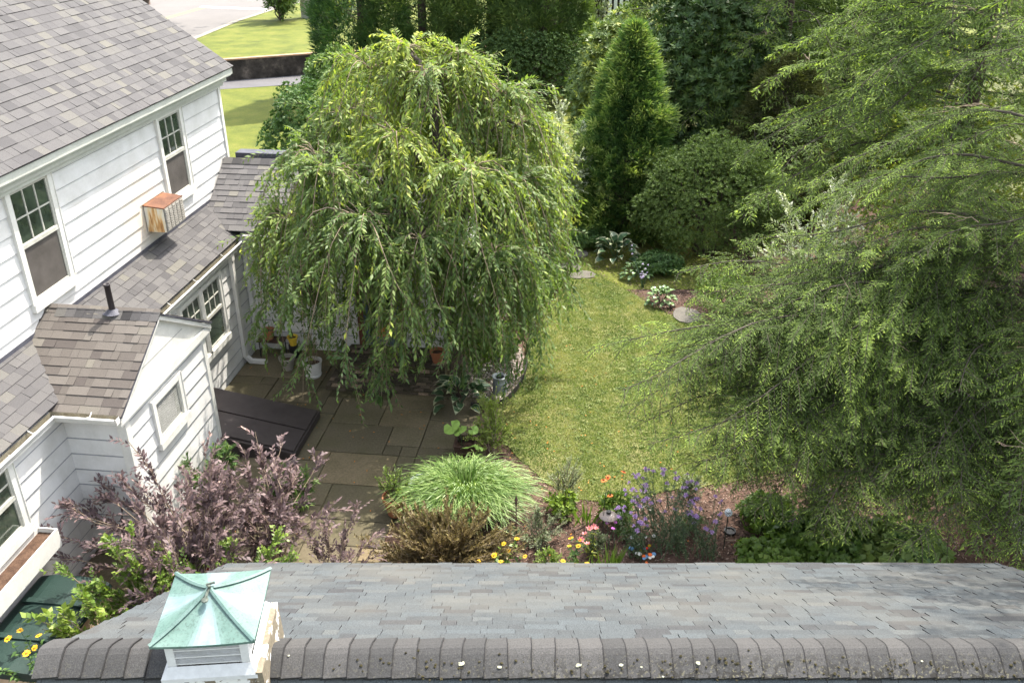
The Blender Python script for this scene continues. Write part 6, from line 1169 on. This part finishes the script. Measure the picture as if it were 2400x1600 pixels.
for (x, y, z, s_) in ((-.17, -.02, .42, .16), (-.02, -.1, .4, .13), (.2, -.05, .38, .09), (.12, -.22, .15, .14), (-.05, .1, .3, .1), (.28, -.2, .12, .1)):
    b = MB(); b.add([(0, 0, 0)] + [(s_ * (1 + .12 * math.sin(k * 1.3)) * math.cos(k * .45), s_ * math.sin(k * .45), .012 * math.sin(k * 2)) for k in range(14)], [(0, k, k + 1) for k in range(1, 14)]); o = b.build('leaf', 'L_limeplain', lt, (x, y, z)); o.rotation_euler = (-.5, .1, random.uniform(0, 6))
    b = MB(); b.tube([(0, 0, 0), (x * .6, y * .6, z * .6), (x, y, z)], .004, 4); b.build('stem', 'L_hosta', lt)
tbl = thing('small_bench', 'small dark wooden plant bench in the inside corner of the house', 'bench', Wp(-6.9, 15.85, 0), -A)
b = MB(); b.box(-.28, .28, -.14, .14, .38, .41); b.build('top', 'iron', tbl)
for x in (-.24, .24):
    for y in (-.1, .1): b = MB(); b.tube([(x, y, 0), (x, y, .38)], .012, 6); b.build('leg', 'black', tbl)
pot('terracotta_pot', 'small terracotta pot on the little bench in the house corner', tuple(Wp(-6.95, 15.85, .41)), TP(.13, .22), 'terra', soil=(.1, .17))
pot('yellow_pot', 'yellow patterned pot on a stand right of the little bench', tuple(Wp(-6.45, 15.85, .3)), TP(.11, .2), 'pot_yellow', soil=(.09, .15))
pot('pot_stand', 'black plinth carrying the yellow pot', tuple(Wp(-6.45, 15.85, 0)), [(.001, .3), (.1, .3), (.1, 0), (.001, 0)], 'black', cat='stand')
pot('white_pot', 'white round pot on the patio under the hanging leaves, beside the stoop', tuple(Wp(-5.8, 15.1, .03)), [(.001, 0), (.15, 0), (.17, .05), (.155, .07), (.19, .3), (.2, .34), (.17, .34), (.16, .28)], 'pot_white', soil=(.16, .27))
shrub('dry_potted_plant', 'thin straggly plant growing in the white pot', 'plant', tuple(Wp(-5.8, 15.1, .3)), (.22, .22), .7, 14, 60, 8, .05, .014, 'L_bronze', 'twig', .6, .2, .15, .1, .7, 0, stemr=.004, zmin=.1)
pot('terracotta_pot', 'terracotta pot at the right end of the brick stoop behind the leaves', tuple(Wp(-3.35, 15.55, .26)), TP(.15, .26), 'terra', soil=(.12, .2))
pot('grey_pot', 'grey pot hanging back among the leaves left of the white pot', tuple(Wp(-6.4, 15.3, .03)), TP(.16, .28), 'concrete', soil=(.12, .2))
# milk can with stone, edging, gravel
mc = thing('milk_can', 'galvanised milk can standing on the gravel inside the black edging', 'milk can', (-.24, 15.0, 0))
b = MB(); b.lathe([(.001, 0), (.13, 0), (.135, .02), (.135, .27), (.125, .3), (.12, .36), (.14, .38), (.15, .4), (.135, .41), (.09, .395), (.085, .3)], seg=20); b.build('body', 'galv', mc)
b = MB(); b.lathe([(.001, .34), (.085, .345)], seg=16); b.build('opening', 'dark', mc)
b = MB(); b.tube([(.12, .0, .36), (.2, .01, .35), (.2, .01, .27), (.135, 0, .24)], .011, 6); b.build('handle', 'galv', mc)
b = MB(); b.blob((0, 0, .05), .1, 0, .5, .15, .6); meta(b.build('rock', 'rock', None, (-.27, 14.76, 0)), 'fist-sized pale stone leaning against the foot of the milk can', 'stone')
ed = [(-.78, 14.47), (-.4, 14.42), (-.12, 14.62), (.1, 15.1), (.25, 15.6), (.32, 16.1), (.33, 16.8), (.42, 17.6), (.7, 18.6)]
b = MB()
for (x0, y0), (x1, y1) in zip(ed[:-1], ed[1:]):
    d = Vector((x1 - x0, y1 - y0, 0)).normalized(); nn = Vector((-d.y, d.x, 0)) * .014
    b.add([(x0, y0, 0), (x1, y1, 0), (x1, y1, .13), (x0, y0, .13), (x0 + nn.x, y0 + nn.y, .13), (x1 + nn.x, y1 + nn.y, .13), (x0 + nn.x, y0 + nn.y, 0), (x1 + nn.x, y1 + nn.y, 0)], [(0, 1, 2, 3), (3, 2, 5, 4), (4, 5, 7, 6)])
meta(b.build('bed_edging', 'edging'), 'curved black plastic edging between the gravel bed and the lawn', 'edging')
gp = [(-.78, 14.5), (-.4, 14.45), (-.14, 14.66), (.08, 15.14), (.22, 15.6), (.28, 16.2), (.2, 16.9), (-.8, 16.9), (-1.2, 15.2)]
P = np.stack([rng.uniform(-1.2, .3, 16000), rng.uniform(14.4, 16.9, 16000)], 1); P = P[inpoly(P, gp)]; n = len(P); P3 = np.concatenate([P, rng.uniform(.0, .03, (n, 1))], 1); D = rng.normal(0, 1, (n, 3)); D[:, 2] *= .3
meta(leafobj('pea_gravel', P3, D, np.array([[0, 0, 1.]]) + rng.normal(0, .35, (n, 3)), rng.uniform(.02, .045, n), rng.uniform(.018, .035, n), rng.uniform(0, 1, n), 'gravel'), 'pinkish pea gravel round the milk can inside the black edging', 'gravel', kind='stuff')
P = np.stack([rng.uniform(-6.5, 3.5, 260), rng.uniform(9.5, 17, 260), np.full(260, .035)], 1); D = rng.normal(0, 1, (260, 3)); D[:, 2] *= .1
meta(leafobj('fallen_leaves', P, D, np.array([[0, 0, 1.]]) + rng.normal(0, .2, (260, 3)), .045, .022, .5, 'F_core'), 'small orange fallen leaves dotted over the patio and lawn', 'leaves', kind='stuff')
# flagstones
for k_, (x, y, rx, ry, lab) in enumerate(((1.5, 21.3, .33, .36, 'farther of two flagstones at the shady top of the lawn'), (1.72, 20.85, .42, .3, 'nearer of two flagstones at the shady top of the lawn'), (4.0, 18.5, .36, .42, 'pale round flagstone beside the lone round hosta'), (1.75, 22.3, .3, .3, 'flagstone in the shade behind the two path stones'))):
    b = MB(); b.prism([(rx * random.uniform(.85, 1.08) * math.cos(k * .57), ry * random.uniform(.85, 1.08) * math.sin(k * .57)) for k in range(11)], -.02, .035); meta(b.build('flagstone', 'flag', None, (x, y, 0)), lab, 'flagstone', 'flagstones at the end of the lawn')
# garden ornaments
fs = thing('finial_stake', 'rusty iron stake with a pointed finial between the striped grass and the mound', 'stake', (.06, 10.42, 0)); b = MB(); b.tube([(0, 0, 0), (0, 0, .9)], .009, 6); b.build('stem', 'iron', fs)
b = MB(); b.lathe([(.001, .86), (.02, .88), (.012, .91), (.028, .95), (.012, .99), (.001, 1.06)], seg=8); b.build('finial', 'iron', fs); b = MB(); b.tube([(-.04, 0, .9), (.04, 0, .9)], .008, 5); b.build('crossbar', 'iron', fs)
gz = thing('gazing_ball', 'silvery mesh-patterned gazing ball on a thin dark stake', 'garden ornament', (3.16, 10.47, 0)); b = MB(); b.tube([(0, 0, 0), (0, 0, .62)], .008, 6); b.build('stake', 'rod', gz)
b = MB()
for i in range(9):
    th = math.pi * (i + .5) / 9
    for k in range(14): ph_ = 2 * math.pi * (k + .5 * (i % 2)) / 14; c = Vector((math.sin(th) * math.cos(ph_), math.sin(th) * math.sin(ph_), math.cos(th))); b.blob(tuple(c * .052 + Vector((0, 0, .68))), .0105, 0, .5, 0, 1)
b.build('ball_studs', 'ball', gz); b = MB(); b.lathe([(.001, .628), (.03, .638), (.052, .68), (.03, .722), (.001, .732)], seg=16); b.build('ball_core', 'dark', gz, smooth=True)
b = MB(); b.lathe([(.001, 0), (.09, 0), (.09, .03), (.07, .03), (.065, .012), (.001, .012)], seg=18); meta(b.build('dark_dish', 'black', None, (3.34, 10.87, 0)), 'small dark round dish on the mulch behind the gazing ball', 'dish')
b = MB(); b.tube([(0, 0, .012), (.22, .0, .014)], .009, 6); meta(b.build('bamboo_stick', 'twig', None, (3.22, 10.66, 0)), 'short pale stick lying on the mulch behind the gazing ball stake', 'stick')
hk = thing('baffle_hook', 'round brown metal baffle hanging on a thin hook in the flower bed', 'feeder', (1.4, 10.85, 0))
b = MB(); b.tube([(-.02, -.1, 0), (-.03, -.14, .62), (-.02, -.15, .86), (.02, -.15, .9), (.05, -.15, .86), (.05, -.15, .82)], .006, 6); b.build('hook', 'rod', hk)
b = MB(); b.lathe([(.14, .4), (.11, .425), (.04, .45), (.001, .455)], (.05, -.1, 0), 24); b.lathe([(.14, .397), (.11, .42), (.001, .45)], (.05, -.1, 0), 24); b.build('baffle', 'feeder', hk, smooth=True); b = MB(); b.lathe([(.001, .49), (.035, .49), (.035, .452)], (.05, -.1, 0), 14); b.build('cap', 'black', hk)
pd = thing('cast_stone_pedestal', 'flared cast-stone pedestal showing under the hemlock branches', 'pedestal', (5.0, 11.9, 0)); b = MB(); b.lathe([(.001, 0), (.17, 0), (.2, .03), (.18, .1), (.11, .22), (.08, .4), (.075, .55), (.1, .62), (.001, .62)], seg=20); b.build('column', 'concrete', pd, smooth=True)
ornm = thing('garden_figure', 'white garden figure with a pink top half hidden by leaves', 'garden ornament', (4.42, 10.62, 0)); b = MB(); b.blob((0, 0, .3), .12, 0, .5, .12, .8); b.blob((-.14, -.08, .25), .08, 0, .5, .12, .8); b.build('body', 'F_white', ornm)
b = MB(); b.blob((.07, .06, .42), .07, 0, .5, .15, .7); b.build('top', 'F_pinkpale', ornm); b = MB(); b.tube([(.12, .08, .42), (.24, .22, .55)], .012, 6); b.build('rod', 'tan', ornm)
cols = ['F_white', 'F_orange', 'F_white', 'paint_blue', 'F_red', 'F_white', 'paint_blue', 'F_yellow']; hg = thing('painted_stones', 'little heap of colourful painted stones at the eave among the purple flowers', 'ornament', (1.95, 10.35, 0))
for k in range(22):
    b = MB(); x, y = random.gauss(0, .1), random.gauss(0, .2); b.blob((x - y * .2, y, .05 + random.uniform(0, .12)), random.uniform(.02, .042), 0, .5, .15, .7); b.build('painted_stone', cols[k % 8], hg)
# white picket fence on the right
pf = thing('picket_fence', 'white picket fence glimpsed through the hemlock branches at the right edge', 'fence', (8.2, 13.0, 0)); fp = [(8.7, 17.2), (8.25, 14.8), (8.2, 12.9), (7.7, 10.8), (7.3, 9.2)]
for (x0, y0), (x1, y1) in zip(fp[:-1], fp[1:]):
    d = Vector((x1 - x0, y1 - y0, 0)); L_ = d.length; d.normalize(); nn = Vector((-d.y, d.x, 0)); k = 0
    while k * .115 < L_:
        c = Vector((x0, y0, .55)) + d * (k * .115) - Vector((8.2, 13.0, 0)); b = MB(); b.obox(c, d * .04, nn * .011, Vector((0, 0, .55))); b.add([c + d * -.04 + Vector((0, 0, .55)), c + d * .04 + Vector((0, 0, .55)), c + Vector((0, 0, .61))], [(0, 1, 2)]); b.build('picket', 'fence', pf); k += 1
    for z in (.25, .85): b = MB(); b.obox(Vector((x0, y0, z)) + d * (L_ / 2) + nn * -.03 - Vector((8.2, 13, 0)), d * (L_ / 2), nn * .018, Vector((0, 0, .045))); b.build('rail', 'fence', pf)
tl = thing('trellis', 'tall white slatted trellis at the right end of the rear wing behind the tree', 'trellis', Wp(-2.7, 16.6, 0), -A)
for k in range(5): b = MB(); b.box(-.25 + k * .12, -.2 + k * .12, -.015, .015, 0, 2.3); b.build('slat', 'fence', tl)
for z in (.3, 2.1): b = MB(); b.box(-.27, .35, .016, .04, z, z + .07); b.build('rail', 'fence', tl)
